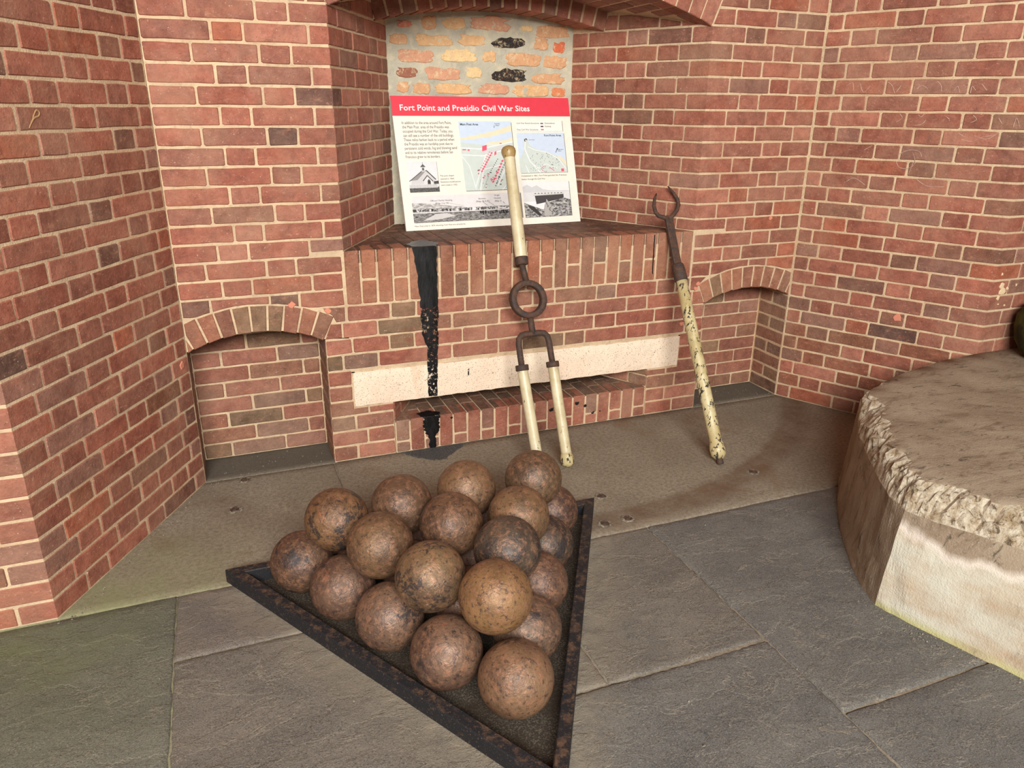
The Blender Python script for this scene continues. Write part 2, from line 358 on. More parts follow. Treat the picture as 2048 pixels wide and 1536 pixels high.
def squint(parent, Lp, C, Rp, la, lb, n, key, pal=PAL, z0=None):
    e1, _ = frame(Lp, C); e2, _ = frame(C, Rp); i1 = Vector((-e1.y, e1.x)); i2 = Vector((-e2.y, e2.x))
    za = n*H+J if z0 is None else z0; zb = (n+1)*H-J; hz = (zb-za)/2; k = (key, round(la, 3), round(lb, 3), round(hz, 3))
    if k not in SQ:
        SQ[k] = []
        for _ in range(3):
            pa, pb = -e1*(la-J), e2*(lb-J); q = (i1+i2).normalized()*.05; zero = Vector((0, 0))
            plan = [pa, zero+q*.03, pb, pb+i2*.05, q, pa+i1*.05]; c = .0028
            ins = [pa+e1*c+i1*c, q.normalized()*c*1.6, pb-e2*c+i2*c, plan[3], plan[4], plan[5]]
            jit = lambda p: (p.x+R_.uniform(-.0007, .0007), p.y+R_.uniform(-.0007, .0007))
            v = [(*jit(p), -hz) for p in ins]+[(*jit(p), -hz+c) for p in plan]+[(*jit(p), hz-c) for p in plan]+[(*jit(p), hz) for p in ins]
            f = [tuple(reversed(range(6))), tuple(range(18, 24))]
            for r in range(3):
                for i in range(6): f.append((r*6+i, r*6+(i+1) % 6, r*6+6+(i+1) % 6, r*6+6+i))
            SQ[k].append(mesh('brick', v, f, M_BRICK))
    link('brick', R_.choice(SQ[k]), parent, Matrix.Translation((C[0], C[1], (za+zb)/2)), pick(pal))
def extrude(name, polys, mat, label=None):
    """polys: list of (plan?, points, lo, hi): 'z' plan polygon extruded in z, 'y' (x,z) polygon extruded in y"""
    v, f = [], []
    for ax, pts, lo, hi in polys:
        k = len(v); n = len(pts)
        for q in (lo, hi):
            for p in pts: v.append((p[0], p[1], q) if ax == 'z' else (p[0], q, p[1]))
        for i in range(n): f.append((k+i, k+(i+1) % n, k+n+(i+1) % n, k+n+i))
        f.append(tuple(k+i for i in reversed(range(n)))); f.append(tuple(k+n+i for i in range(n)))
    o = link(name, mesh(name, v, f, mat)); o['kind'] = 'structure'
    if label: o['label'] = label
    return o
MO = .0032   # mortar set back from the brick faces
ZT = NTOP*H

# ---- left and right flank walls (splayed wall + pier face + niche jamb)
def flank(sgn, name, label):
    k = MO
    pl = [(-b_-k*.3, 0.004), (-1.8899-k*.6, -.7837+k), (-3.4, -.7837+k), (-3.4, .5), (-b_-k, .5)]
    o = extrude(name, [('z', [(x if sgn < 0 else -x, y) for x, y in pl], 0, ZT)], M_MORTAR, label)
    me = o.data
    for n in range(NTOP):
        even = n % 2 == 0
        cut = [.0, .075, .300, .411, .635, .747] if even else [.0, .115, .228, .454, .569, .79]
        L = .8932; g = .10 if even else .152
        pal = PAL if n > 7 else PAL+[((138, 88, 66), 6), ((126, 84, 62), 3)]
        out = [g, g+.225, g+.337, g+.562, g+.674, g+.9]
        if sgn < 0:   # left: walls read C0 -> C1
            row(o, C0, C1, n, [L-s for s in reversed(cut)], pal)
            squint(o, (-3, C0[1]), C0, C1, g, L-cut[-1], n, 'C0', pal)
            A = (-3., C0[1]); w = 3-1.8899
            row(o, A, C0, n, [w-s for s in reversed(out)], pal)
            if n < 9: row(o, (-b_, 0), (-b_, .22), n, [.0, .22] if even else [0, .11, .22], LOW, z1=min((n+1)*H-J, .60))
        else:
            row(o, C4, C5, n, cut, pal)
            squint(o, C4, C5, (3, C5[1]), L-cut[-1], g, n, 'C5', pal)
            row(o, C5, (3, C5[1]), n, out, pal)
            if n < 9: row(o, (b_, .22), (b_, 0), n, [.0, .22] if even else [0, .10, .22], LOW, z1=min((n+1)*H-J, .60))
    return o
flank(-1, 'wall_left', 'splayed red brick wall on the left with its near pier corner')
flank(1, 'wall_right', 'splayed red brick wall on the right behind the concrete plinth')

# ---- back wall beside the embrasure, over the low arched niches
RI, RE, CU, CZ = .611, .718, 1.1978, .012
def arcz(u, R): return CZ+math.sqrt(max(0, R*R-(u-CU)**2))
def flank_back(sgn, name, label):
    S = lambda L: [(sgn*x, z) for x, z in L]
    N = 18; arc = [(b_-(b_-NR)*i/N, 0) for i in range(N+1)]; arc = [(u, arcz(u, RI+.004)) for u, _ in arc]
    body = [(b_, ZT)]+[(b_, arc[0][1])]+arc+[(.834, .56), (.834, 1.0), (a_+.004, 1.0), (a_+.004, 1.82), (a_+.06, ZT)]
    back = [(NR-.03, 0), (b_+.02, 0), (b_+.02, .66), (NR-.03, .66)]
    o = extrude(name, [('y', S(body), MO, .222), ('y', S(back), .2245, .3)], M_MORTAR, label)
    ex = Vector((1, 0)); org = (0, 0)
    sk = lambda z: a_+.39*(z-1.82)         # skewback line of the big arch
    for n in range(8, NTOP):
        even = n % 2 == 0; z0, z1 = n*H+J, (n+1)*H-J
        if sgn < 0:
            if n >= 14: js = [-b_, -1.236, -1.128, -.903] if even else [-b_, -1.307, -1.081, -.970]
            else: js = [-b_, -1.354, -1.133, -1.020] if even else [-b_, -1.303, -1.193, -.963]
        else:
            js = [.950, 1.177, 1.287, b_] if even else [1.012, 1.124, 1.346, b_]
        pal = PAL
        if n >= 13 and n < 26:
            (row(o, (0, 0), (1, 0), n, js, pal))
            if sgn < 0: squint(o, C1, C2, BL, abs(js[-1])-a_, .155 if even else .096, n, 'C2', pal, z0=.9295 if n == 13 else None)
            else: squint(o, BR, C3, C4, .155 if even else .096, js[0]-a_, n, 'C3', pal, z0=.9295 if n == 13 else None)
        elif n >= 26:
            row(o, (0, 0), (1, 0), n, js, pal)
            e0 = (abs(js[-1]) if sgn < 0 else js[0])-J
            if n < 29: poly(o, org, ex, S([(sk(z0)+J, z0), (e0, z0), (e0, z1), (sk(z1)+J, z1)]), pal)
            else: poly(o, org, ex, S([(a_+.09, z0), (e0, z0), (e0, z1), (a_+.09, z1)]), pal)
        elif n >= 11:
            row(o, (0, 0), (1, 0), n, js+[-.8395] if sgn < 0 else [.8395]+js, pal)
        elif n == 10:
            jj = js+[-.8395] if sgn < 0 else [.8395]+js
            for u0, u1 in zip(jj[:-1], jj[1:]):
                lo, hi = u0+J, u1-J; us = [lo+(hi-lo)*i/5 for i in range(6)]
                bot = [(u, max(z0, arcz(abs(u), RE)+.007)) for u in us]
                poly(o, org, ex, bot+[(hi, z1), (lo, z1)], pal)
        elif n == 9:
            poly(o, org, ex, S([(.8395+J, z0), (.880, z0), (.898-J, .662), (.905, .672), (.93, z1), (.8395+J, z1)]), pal)
        elif n == 8:
            poly(o, org, ex, S([(.859+J, z0), (.925, z0), (.883+.004, z1), (.859+J, z1)]) if False else S([(.863, z0), (.930, z0), (.906, z1), (.863, z1)]), pal)
    # arch ring of the niche
    th0 = math.asin((CU-NR)/RI); st = th0*2/9.5
    for i in range(10):
        t0, t1 = -th0+st*i, -th0+st*(i+1); g = .0042
        P = []
        for tt, R, s in ((t0, RI, g), (t1, RI, -g), (t1, RE, -g), (t0, RE, g)):
            P.append((CU+R*math.sin(tt)+s*math.cos(tt), CZ+R*math.cos(tt)))
        lim = b_-.004
        if max(p[0] for p in P) > lim:      # clip against the inner corner
            Q = []
            for p, q in zip(P, P[1:]+P[:1]):
                if p[0] <= lim: Q.append(p)
                if (p[0] <= lim) != (q[0] <= lim):
                    k = (lim-p[0])/(q[0]-p[0]); Q.append((lim, p[1]+k*(q[1]-p[1])))
            P = Q
        if len(P) > 2: poly(o, org, ex, S(P), LOW[:3]+SOLD[:2], depth=.21)
    # niche back wall
    for n in range(9):
        even = n % 2 == 0
        js = ([-b_, -1.345, -1.115, -NR] if even else [-b_, -1.237, -1.008, -NR]) if sgn < 0 else ([NR, 1.10, 1.33, b_] if even else [NR, .99, 1.222, b_])
        row(o, (0, .22), (1, .22), n, js, LOW+PAL[3:6])
    return o
flank_back(-1, 'wall_back_left', 'brick wall left of the embrasure over a low arched niche')
flank_back(1, 'wall_back_right', 'brick wall right of the embrasure over a low arched niche')

# ---- wall below the embrasure: soldier course, courses, granite lintel, low slot
SL, SR = -.657, .630
def wall_front():
    zs = .924
    polys = [('y', [(-NR+MO, 0), (SL-MO, 0), (SL-MO, .25), (-.82, .25), (-.82, .41), (-.834, .41), (-.834, .565), (-NR+MO, .565)], MO, .222),
             ('y', [(SR+MO, 0), (NR-MO, 0), (NR-MO, .565), (.834, .565), (.834, .41), (.80, .41), (.80, .25), (SR+MO, .25)], MO, .222),
             ('y', [(-.834, .405), (.834, .405), (.834, zs), (-.834, zs)], MO, .012),
             ('y', [(-.834, .405), (.834, .405), (.834, .9195), (-.834, .9195)], .012, .30),
             ('z', [(-.836, .30), (.836, .30), (.50, .8), (-.50, .8)], .405, .9195),
             ('z', [(SL, MO), (SR, MO), (SR, .42), (SL, .42)], 0, .148),                        # under the slot floor
             ('z', [(SL+.005, .29), (SR-.005, .29), (SR-.005, .34), (SL+.005, .34)], 0, .42),   # back of the slot
             ('z', [(SL-MO*1.2, MO+.003), (-.497, .295), (-.497, .34), (SL-.2, .34), (SL-.2, MO+.003)], 0, .400),
             ('z', [(SR+MO*1.2, MO+.003), (.470, .295), (.470, .34), (SR+.2, .34), (SR+.2, MO+.003)], 0, .400)]
    o = extrude('wall_back', polys, M_MORTAR, 'brick wall under the embrasure with granite lintel and low slot')
    ex = Vector((1, 0)); org = (0, 0)
    # soldier course
    n = 25; w = .835*2/n
    for i in range(n):
        u = -.835+w*(i+.5); za, zb = .70+J, .925
        parts = [(za, zb)] if i % 2 == 0 else [(za, .805-J), (.805+J, zb)]
        for q0, q1 in parts:
            me = rect_brick(w-2*J, q1-q0, .1)
            link('brick', me, o, mat_at((u, 0, (q0+q1)/2), ex), pick(SOLD))
    P = LOW+PAL[:4]
    rows = {9: [-.836, -.652, -.541, -.322, -.223, 0, .11, .324, .428, .65, .755, .8395],
            8: [-.859, -.711, -.49, -.382, -.162, -.05, .159, .27, .489, .602, .82, .859],
            7: [-NR, -.821, -.663, -.554, -.336, -.223, 0, .11, .318, .433, .65, .76, NR],
            6: [-NR, -.864, -.714, -.49, -.385, -.166, -.05, .164, .272, .499, .614, .83, NR],
            5: [-NR, -.831], 4: [-NR, -.831],
            2: [-NR, -.828, SL], 1: [-NR, -.779, SL], 0: [-NR, -.827, SL]}
    for k, js in rows.items(): row(o, org, (1, 0), k, js, P)
    for k, js in {5: [.806, NR], 4: [.806, NR], 2: [SR, .797, NR], 1: [SR, .742, NR], 0: [SR, .792, NR]}.items(): row(o, org, (1, 0), k, js, P+PAL[:4])
    za, zb = 3*H+J, 4*H-J
    poly(o, org, ex, [(-NR+J, za), (-.768-J, za), (-.768-J, .241), (-.833, .241), (-.833, zb), (-NR+J, zb)], P)
    poly(o, org, ex, [(-.768+J, za), (SL, za), (SL, .241), (-.768+J, .241)], P)
    poly(o, org, ex, [(NR-J, za), (.742+J, za), (.742+J, .241), (.809, .241), (.809, zb), (NR-J, zb)], P)
    poly(o, org, ex, [(.742-J, za), (SR, za), (SR, .241), (.742-J, .241)], P)
    # niche jambs towards the middle
    for k in range(9):
        z1 = min((k+1)*H-J, .56)
        if z1-k*H < .02: continue
        row(o, (-NR, .22), (-NR, 0), k, [0, .22] if k % 2 else [0, .11, .22], LOW, z1=z1)
        row(o, (NR, 0), (NR, .22), k, [0, .22] if k % 2 else [0, .11, .22], LOW, z1=z1)
    # slot: front soldiers, floor bricks, splayed ends
    m = 19; w = (SR-SL)/m
    for i in range(m):
        u = SL+w*(i+.5)
        parts = [(0.002, .155)] if i % 2 else [(0.002, .048), (.048+2*J, .155)]
        for q0, q1 in parts: link('brick', rect_brick(w-2*J, q1-q0, .1), o, mat_at((u, 0, (q0+q1)/2), ex), pick(PAL[:6]+LOW[4:5]))
        ls = [(.0, .11), (.11, .285)] if i % 2 else [(.0, .18), (.18, .285)]
        for w0, w1 in ls:
            x0, x1 = u-w/2+J, u+w/2-J
            pts = []
            clip = lambda x, y: min(max(x, SL+.56*y+.002), SR-.56*y-.002)
            q = [(clip(x0, w0+J), w0+J), (clip(x1, w0+J), w0+J), (clip(x1, w1-J), w1-J), (clip(x0, w1-J), w1-J)]
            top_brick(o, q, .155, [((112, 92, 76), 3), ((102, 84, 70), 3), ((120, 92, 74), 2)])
    eL, LL = frame((SL, 0), (-.497, .285))
    row(o, (SL, 0), (-.497, .285), 2, [0, .10, .32], P, z0=.158); row(o, (SL, 0), (-.497, .285), 3, [0, .15, .32], P, z1=.247)
    row(o, (.470, .285), (SR, 0), 2, [0, .22, .3277], P, z0=.158); row(o, (.470, .285), (SR, 0), 3, [0, .16, .3277], P, z1=.247)
    # sill: rowlock bricks running back into the embrasure
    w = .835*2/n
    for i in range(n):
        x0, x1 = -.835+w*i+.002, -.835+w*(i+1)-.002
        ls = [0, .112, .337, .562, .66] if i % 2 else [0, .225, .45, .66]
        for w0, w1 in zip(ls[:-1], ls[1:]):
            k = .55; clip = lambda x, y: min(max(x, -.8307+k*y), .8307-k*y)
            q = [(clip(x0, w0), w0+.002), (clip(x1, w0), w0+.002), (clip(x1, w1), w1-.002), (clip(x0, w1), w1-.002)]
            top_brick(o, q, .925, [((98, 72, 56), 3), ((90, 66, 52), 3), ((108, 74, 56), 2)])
    # granite lintel
    g = grid_box((-.828, -.003, .2515), (.804, .20, .4055), 60, 6, .0016, M_GRAN)
    link('granite_lintel', g, o)['label'] = 'pale speckled granite lintel over the low slot'
    return o
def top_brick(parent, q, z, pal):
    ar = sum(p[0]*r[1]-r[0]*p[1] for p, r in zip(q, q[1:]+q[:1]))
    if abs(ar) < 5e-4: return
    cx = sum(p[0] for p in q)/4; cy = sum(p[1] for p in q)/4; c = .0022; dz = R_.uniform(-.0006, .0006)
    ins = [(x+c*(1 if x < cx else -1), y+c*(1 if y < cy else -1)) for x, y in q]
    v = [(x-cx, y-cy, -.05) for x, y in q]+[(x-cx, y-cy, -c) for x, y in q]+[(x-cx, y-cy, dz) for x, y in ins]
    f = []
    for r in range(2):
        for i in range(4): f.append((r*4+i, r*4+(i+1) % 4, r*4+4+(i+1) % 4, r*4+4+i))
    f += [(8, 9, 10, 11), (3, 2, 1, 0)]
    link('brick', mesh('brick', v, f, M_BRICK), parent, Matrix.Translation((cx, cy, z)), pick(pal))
def grid_box(lo, hi, nx, nz, amp, mat):
    """box whose front (-y) and underside edges are slightly uneven"""
    v, f = [], []
    for j in range(nz+1):
        for i in range(nx+1):
            x = lo[0]+(hi[0]-lo[0])*i/nx; z = lo[2]+(hi[2]-lo[2])*j/nz
            if j in (0, nz): z += R_.uniform(-1, 1)*amp*1.4
            if i in (0, nx): x += R_.uniform(-1, 1)*amp
            v.append((x, lo[1]+R_.uniform(-1, 1)*amp*.4+(.002 if j in (0, nz) or i in (0, nx) else 0), z))
    id_ = lambda i, j: j*(nx+1)+i
    for j in range(nz):
        for i in range(nx): f.append((id_(i, j), id_(i+1, j), id_(i+1, j+1), id_(i, j+1)))
    k = len(v)
    loop = [id_(i, 0) for i in range(nx+1)]+[id_(nx, j) for j in range(1, nz+1)]+[id_(i, nz) for i in range(nx-1, -1, -1)]+[id_(0, j) for j in range(nz-1, 0, -1)]
    for i in loop: v.append((v[i][0], hi[1], v[i][2]))
    n = len(loop)
    for i in range(n): f.append((loop[(i+1) % n], loop[i], k+i, k+(i+1) % n))
    f.append(tuple(k+i for i in reversed(range(n))))
    return mesh('granite', v, f, mat)
WALL_FRONT = wall_front()

# ---- embrasure: splayed cheeks, vault, inner arch ring, rough infill
RF, CF = 2.28, -.3075       # big front arch / soffit
RG, CG, WG = 2.10, -.205, .488
sof = lambda u: CF+math.sqrt(RF*RF-u*u)
def cheek(sgn, name, label):
    ux, uy = .482, .876; k = MO
    pl = [(-a_-k*1.1, .222), (-a_-k*1.1+(.222-.0)*.55-.0, .222), (-c_-k*1.1, d_), (-c_-k, .80), (-1.25, .80), (-1.25, .222)]
    pl = [(-a_-k*1.2, .003), (-c_-k*1.2, d_), (-c_-k, .80), (-1.25, .80), (-1.25, .2225), (-a_-k*1.2-.02, .2225)]
    o = extrude(name, [('z', [(x*-sgn, y) for x, y in pl], .90, 2.0)], M_MORTAR, label)
    e = Vector((c_-a_, d_)).length
    Lc = math.hypot(a_-c_, d_)
    for n in range(13, 28):
        even = n % 2 == 0; z0 = .9295 if n == 13 else n*H+J; z1 = (n+1)*H-J
        cut = [.155, .267, .488, .605, Lc] if even else [.096, .321, .434, .655, Lc]
        if n >= 26: cut = [.0]+cut
        A, B = (C2, BL) if sgn < 0 else (BR, C3); ev, _ = frame(A, B)
        for s0, s1 in zip(cut[:-1], cut[1:]):
            top = []
            lo, hi = s0+J, s1-J
            zt = lambda s: min(z1, (sof(a_-(a_-c_)*s/Lc)-.002 if s*d_/Lc < WG else 1.818))
            zz = [zt(lo+(hi-lo)*i/4) for i in range(5)]
            if max(zz)-z0 < .012: continue
            pts = [(lo, z0), (hi, z0)]+[(lo+(hi-lo)*i/4, max(zz[i], z0+.002)) for i in range(4, -1, -1)]
            if sgn > 0: pts = [(Lc-s, z) for s, z in pts]
            if n < 25 and n > 13: row(o, A, B, n, [s0, s1] if sgn < 0 else [Lc-s1, Lc-s0])
            else: poly(o, A, ev, pts)
    return o
cheek(-1, 'wall_embrasure_left', 'shaded splayed brick cheek on the left of the embrasure')
cheek(1, 'wall_embrasure_right', 'splayed brick cheek on the right of the embrasure')
def vault():
    N = 24
    us = [-.9+1.8*i/N for i in range(N+1)]
    body = [(u, sof(u)+MO) for u in us]+[(.99, ZT), (-.99, ZT)]
    ring = [(u, CG+math.sqrt((RG+.004)**2-u*u)) for u in [-.62+1.24*i/N for i in range(N+1)]]+[(.62, ZT), (-.62, ZT)]
    o = extrude('wall_embrasure_arch', [('y', body, MO+.003, WG+.02), ('y', ring, WG+.003, .80)], M_MORTAR, 'segmental brick arch and soffit over the embrasure')
    ex = Vector((1, 0)); org = (0, 0)
    th = math.asin(a_/RF); m = 25; st = 2*th/m
    for i in range(m):            # front voussoirs
        t0, t1 = -th+st*i, -th+st*(i+1); g = .0045; Ro = RF+.225
        for Ra, Rb in ([(RF, Ro)] if i % 2 == 0 else [(RF, RF+.108), (RF+.117, Ro)]):
            P = [(R*math.sin(t)+s*math.cos(t), CF+R*math.cos(t)) for t, R, s in ((t0, Ra, g), (t1, Ra, -g), (t1, Rb, -g), (t0, Rb, g))]
            poly(o, org, ex, P, depth=.1)
        # soffit bricks behind the voussoirs
        tm = (t0+t1)/2; wd = st*RF-2*g
        ls = [(.0, .112), (.112, .337), (.337, WG)] if i % 2 else [(.0, .225), (.225, WG)]
        for w0, w1 in ls:
            R = RF; c = Vector((R*math.sin(tm), (w0+w1)/2, CF+R*math.cos(tm)+.0005))
            yv = Vector((math.sin(tm), 0, math.cos(tm))); zv = Vector((0, 1, 0)); xv = yv.cross(zv)
            M = Matrix((xv, yv, zv)).transposed().to_4x4(); M.translation = c
            hw = abs(c.x)+.03
            if hw > a_-.55*w1+.02: continue
            link('brick', rect_brick(wd, w1-w0-2*J, .05), o, M, pick([((150, 112, 96), 3), ((138, 104, 90), 3), ((160, 116, 100), 2)]))
    th = math.asin(.56/RG); m = 17; st = 2*th/m
    for i in range(m):            # inner ring
        t0, t1 = -th+st*i, -th+st*(i+1); g = .0055; Ro = RG+.11
        P = [(R*math.sin(t)+s*math.cos(t), CG+R*math.cos(t)) for t, R, s in ((t0, RG, g), (t1, RG, -g), (t1, Ro, -g), (t0, Ro, g))]
        poly(o, (0, WG), ex, P, depth=.165)
    return o
vault()
def infill():
    nx, nz = 44, 46; v, f = [], []
    for j in range(nz+1):
        for i in range(nx+1):
            u = -.53+1.06*i/nx; z = .92+1.08*j/nz
            v.append((u, d_+.002+R_.uniform(-.002, .002)+.0025*math.sin(u*31+z*17)*math.sin(z*43+1), z))
    for j in range(nz):
        for i in range(nx): k = j*(nx+1)+i; f.append((k, k+1, k+nx+2, k+nx+1))
    k = len(v); v += [(-.53, .78, .92), (.53, .78, .92), (.53, .78, 2.), (-.53, .78, 2.)]
    f += [(k+3, k+2, k+1, k), (0, k, k+1, nx), (nx, k+1, k+2, (nx+1)*(nz+1)-1), ((nx+1)*(nz+1)-1, k+2, k+3, (nx+1)*nz), ((nx+1)*nz, k+3, k, 0)]
    o = link('wall_embrasure_back', mesh('infill', v, f, M_GREY, True)); tag(o, 'roughly mortared orange brick infill behind the sign', kind='structure')
    O1, O2, O3, O4, BK = (204, 156, 118), (212, 170, 126), (202, 150, 122), (224, 192, 144), (54, 49, 47)
    L = [(-.421, 1.812, -.346, 1.843, (206, 128, 108)), (-.307, 1.807, -.229, 1.872, O1), (-.21, 1.811, -.09, 1.872, O2), (-.07, 1.811, .143, 1.882, O3), (.195, 1.816, .255, 1.849, O4), (.263, 1.792, .455, 1.852, O1),
         (-.459, 1.738, -.371, 1.787, O1), (-.338, 1.736, -.148, 1.79, O2), (-.134, 1.743, .013, 1.796, O2), (.035, 1.741, .218, 1.793, BK), (.258, 1.737, .341, 1.80, O1), (.363, 1.727, .431, 1.782, (206, 108, 76)),
         (-.425, 1.664, -.245, 1.726, O3), (-.22, 1.672, -.031, 1.733, O4), (-.009, 1.675, .066, 1.731, O2), (.107, 1.659, .304, 1.725, O1), (.312, 1.653, .444, 1.718, O1),
         (-.434, 1.598, -.327, 1.645, (150, 100, 82)), (-.297, 1.59, -.114, 1.651, O3), (-.09, 1.603, -.006, 1.653, O4), (.038, 1.589, .23, 1.654, BK), (.248, 1.581, .437, 1.636, O1),
         (-.431, 1.532, -.37, 1.584, O1), (-.358, 1.525, -.267, 1.578, O1), (-.248, 1.527, -.06, 1.581, O2), (-.035, 1.529, .133, 1.585, O3), (.147, 1.52, .347, 1.583, O2), (.363, 1.523, .443, 1.567, (210, 130, 90))]
    rr = random.Random(3)
    for u0, z0, u1, z1, c in L:
        n = 22; w, h = (u1-u0)/2, (z1-z0)/2; pts = []
        for i in range(n):
            t = 2*math.pi*i/n; ct, stt = math.cos(t), math.sin(t); k = 5.
            r = (abs(ct)**k+abs(stt)**k)**(-1/k); r *= 1-rr.random()**2*(.40 if stt > .2 else .2)
            pts.append(((u0+u1)/2+w*r*ct, (z0+z1)/2+h*r*stt))
        poly(o, (0, d_), Vector((1, 0)), pts, mat=M_OLD, depth=.03, color=lin(c), y=-.0015)
infill()

# ---- the casemate behind the camera: vault overhead and party walls, open to daylight at the gorge
def casemate():
    N = 20; arc = []
    for i in range(N+1):
        t = math.pi*(.5+(.5-i/N)*.72); arc.append((4.35*math.cos(t), .75+2.9*math.sin(t)))
    arc = [(-4.5, arc[0][1])]+arc[1:-1]+[(4.5, arc[-1][1])] if arc[0][0] < 0 else [(-x, z) for x, z in [(4.5, arc[0][1])]+arc[1:-1]+[(-4.5, arc[-1][1])]]
    extrude('ceiling', [('y', arc+[(4.5, 4.2), (-4.5, 4.2)], -3.25, 1.2)], M_VAULT, 'shaded brick vault overhead')
    extrude('wall_party_left', [('z', [(-4.5, -3.25), (-3.4, -3.25), (-3.4, .5), (-4.5, .5)], 0, 3.4)], M_VAULT, 'brick party wall at the far left')
    extrude('wall_party_right', [('z', [(3.4, -3.25), (4.5, -3.25), (4.5, .5), (3.4, .5)], 0, 3.4)], M_VAULT, 'brick party wall at the far right')
    extrude('wall_back_upper', [('z', [(-3.4, .03), (3.4, .03), (3.4, .3), (-3.4, .3)], ZT-.001, 4.0)], M_VAULT, 'plain upper brick wall above the embrasure')
casemate()

# ---- tar streaks on the wall (old roofing tar that ran down)
def ribbon(name, left, right, y, mat, parent, label=None, nsub=5, jit=.003):
    v, f = [], []; rr = random.Random(11); rows_ = []
    for k in range(len(left)-1):
        for s in range(nsub):
            t = s/nsub; rows_.append(tuple(left[k][i]+(left[k+1][i]-left[k][i])*t for i in (0, 1))+tuple(right[k][i]+(right[k+1][i]-right[k][i])*t for i in (0, 1)))
    rows_.append((*left[-1], *right[-1]))
    m = 5
    for l0, l1, r0, r1 in rows_:
        l0 += rr.uniform(-jit, jit); r0 += rr.uniform(-jit, jit)
        for i in range(m+1):
            t = i/m; v.append((l0+(r0-l0)*t, y-(.0022 if 0 < i < m else 0)-rr.uniform(0, .001), l1+(r1-l1)*t))
    n = len(rows_)
    for j in range(n-1):
        for i in range(m): k = j*(m+1)+i; f.append((k, k+m+1, k+m+2, k+1))
    o = link(name, mesh(name, v, f, mat, True), parent)
    if label: o['label'] = label
    return o
ribbon('tar_streak', [(-.552, .926), (-.535, .83), (-.524, .706), (-.523, .63), (-.52, .545), (-.498, .486), (-.502, .36), (-.502, .258)],
       [(-.446, .926), (-.447, .83), (-.448, .703), (-.447, .623), (-.449, .545), (-.451, .481), (-.456, .36), (-.458, .255)], -.0045, M_TAR, WALL_FRONT, 'black tar streak running down from the sill')
ribbon('tar_streak', [(-.526, .158), (-.530, .13), (-.527, .104), (-.518, .08), (-.503, .05), (-.504, .003)], [(-.452, .158), (-.456, .13), (-.455, .10), (-.462, .08), (-.474, .048), (-.474, .003)], -.004, M_TAR, WALL_FRONT, jit=.005)
ribbon('tar_streak', [(.6115, .92), (.612, .85), (.6145, .735)], [(.616, .92), (.617, .85), (.619, .733)], -.003, M_TAR, WALL_FRONT, jit=.0006)
def splat(name, pts, z, mat, parent, thick=.003):
    n = len(pts); cx = sum(p[0] for p in pts)/n; cy = sum(p[1] for p in pts)/n; rr = random.Random(5)
    out = []
    for i in range(n):
        p, q = pts[i], pts[(i+1) % n]
        for s in range(4):
            t = s/4; out.append((p[0]+(q[0]-p[0])*t+rr.uniform(-.004, .004), p[1]+(q[1]-p[1])*t+rr.uniform(-.004, .004)))
    m = len(out); v = [(x, y, z) for x, y in out]+[(cx+(x-cx)*.93, cy+(y-cy)*.93, z+thick) for x, y in out]
    f = [(i, (i+1) % m, m+(i+1) % m, m+i) for i in range(m)]+[tuple(range(m, 2*m))]
    return link(name, mesh(name, v, f, mat), parent)
splat('tar_splash', [(-.567, .06), (-.545, -.002), (-.446, -.002), (-.415, .08), (-.44, .12), (-.473, .165), (-.52, .13)], .9255, M_TAR, WALL_FRONT, .002)
splat('tar_splash', [(-.55, .05), (-.53, -.001), (-.452, -.001), (-.44, .04), (-.49, .07)], .1555, M_TAR, WALL_FRONT, .003)
for x, z, s in ((-.395, .137, .008), (.11, .105, .014), (.245, .12, .013), (.29, .1, .01), (.335, .055, .011), (.375, .06, .006)):
    link('tar_spot', poly_brick_mesh([(s*math.cos(t)*R_.uniform(.6, 1.2), s*math.sin(t)*R_.uniform(.4, 1)) for t in [i*math.pi/4.5 for i in range(9)]], .004, M_TAR), WALL_FRONT, mat_at((x, -.0035, z), Vector((1, 0))))
link('tar_spot', poly_brick_mesh([(-.004, -.019), (.003, -.018), (.005, .012), (.001, .02), (-.005, .01)], .004, M_TAR), WALL_FRONT, mat_at((-.31, -.0055, .352), Vector((1, 0))))

# ---- scratches, splashes and repair blobs on the brickwork
def stroke(parent, A, B, pts, w, mat, name, y=-.0022):
    e, _ = frame(A, B); P = [Vector(p) for p in pts]; Q = []
    for k in range(len(P)-1):
        p0, p1, p2, p3 = P[max(k-1, 0)], P[k], P[k+1], P[min(k+2, len(P)-1)]
        for i in range(5):
            t = i/5; Q.append(.5*((2*p1)+(p2-p0)*t+(2*p0-5*p1+4*p2-p3)*t*t+(3*p1-p0-3*p2+p3)*t**3))
    Q.append(P[-1]); v, f = [], []
    for k, p in enumerate(Q):
        d = (Q[min(k+1, len(Q)-1)]-Q[max(k-1, 0)]).normalized(); n = Vector((-d.y, d.x))*w/2*R_.uniform(.6, 1.2)
        for q, yy in ((p+n, y+.0015), (p, y), (p-n, y+.0015)): v.append((q.x, yy, q.y))
    for k in range(len(Q)-1):
        for i in (0, 1): f.append((k*3+i, k*3+i+1, k*3+4+i, k*3+3+i))
    return link(name, mesh(name, v, f, mat), parent, mat_at((A[0], A[1], 0), e))
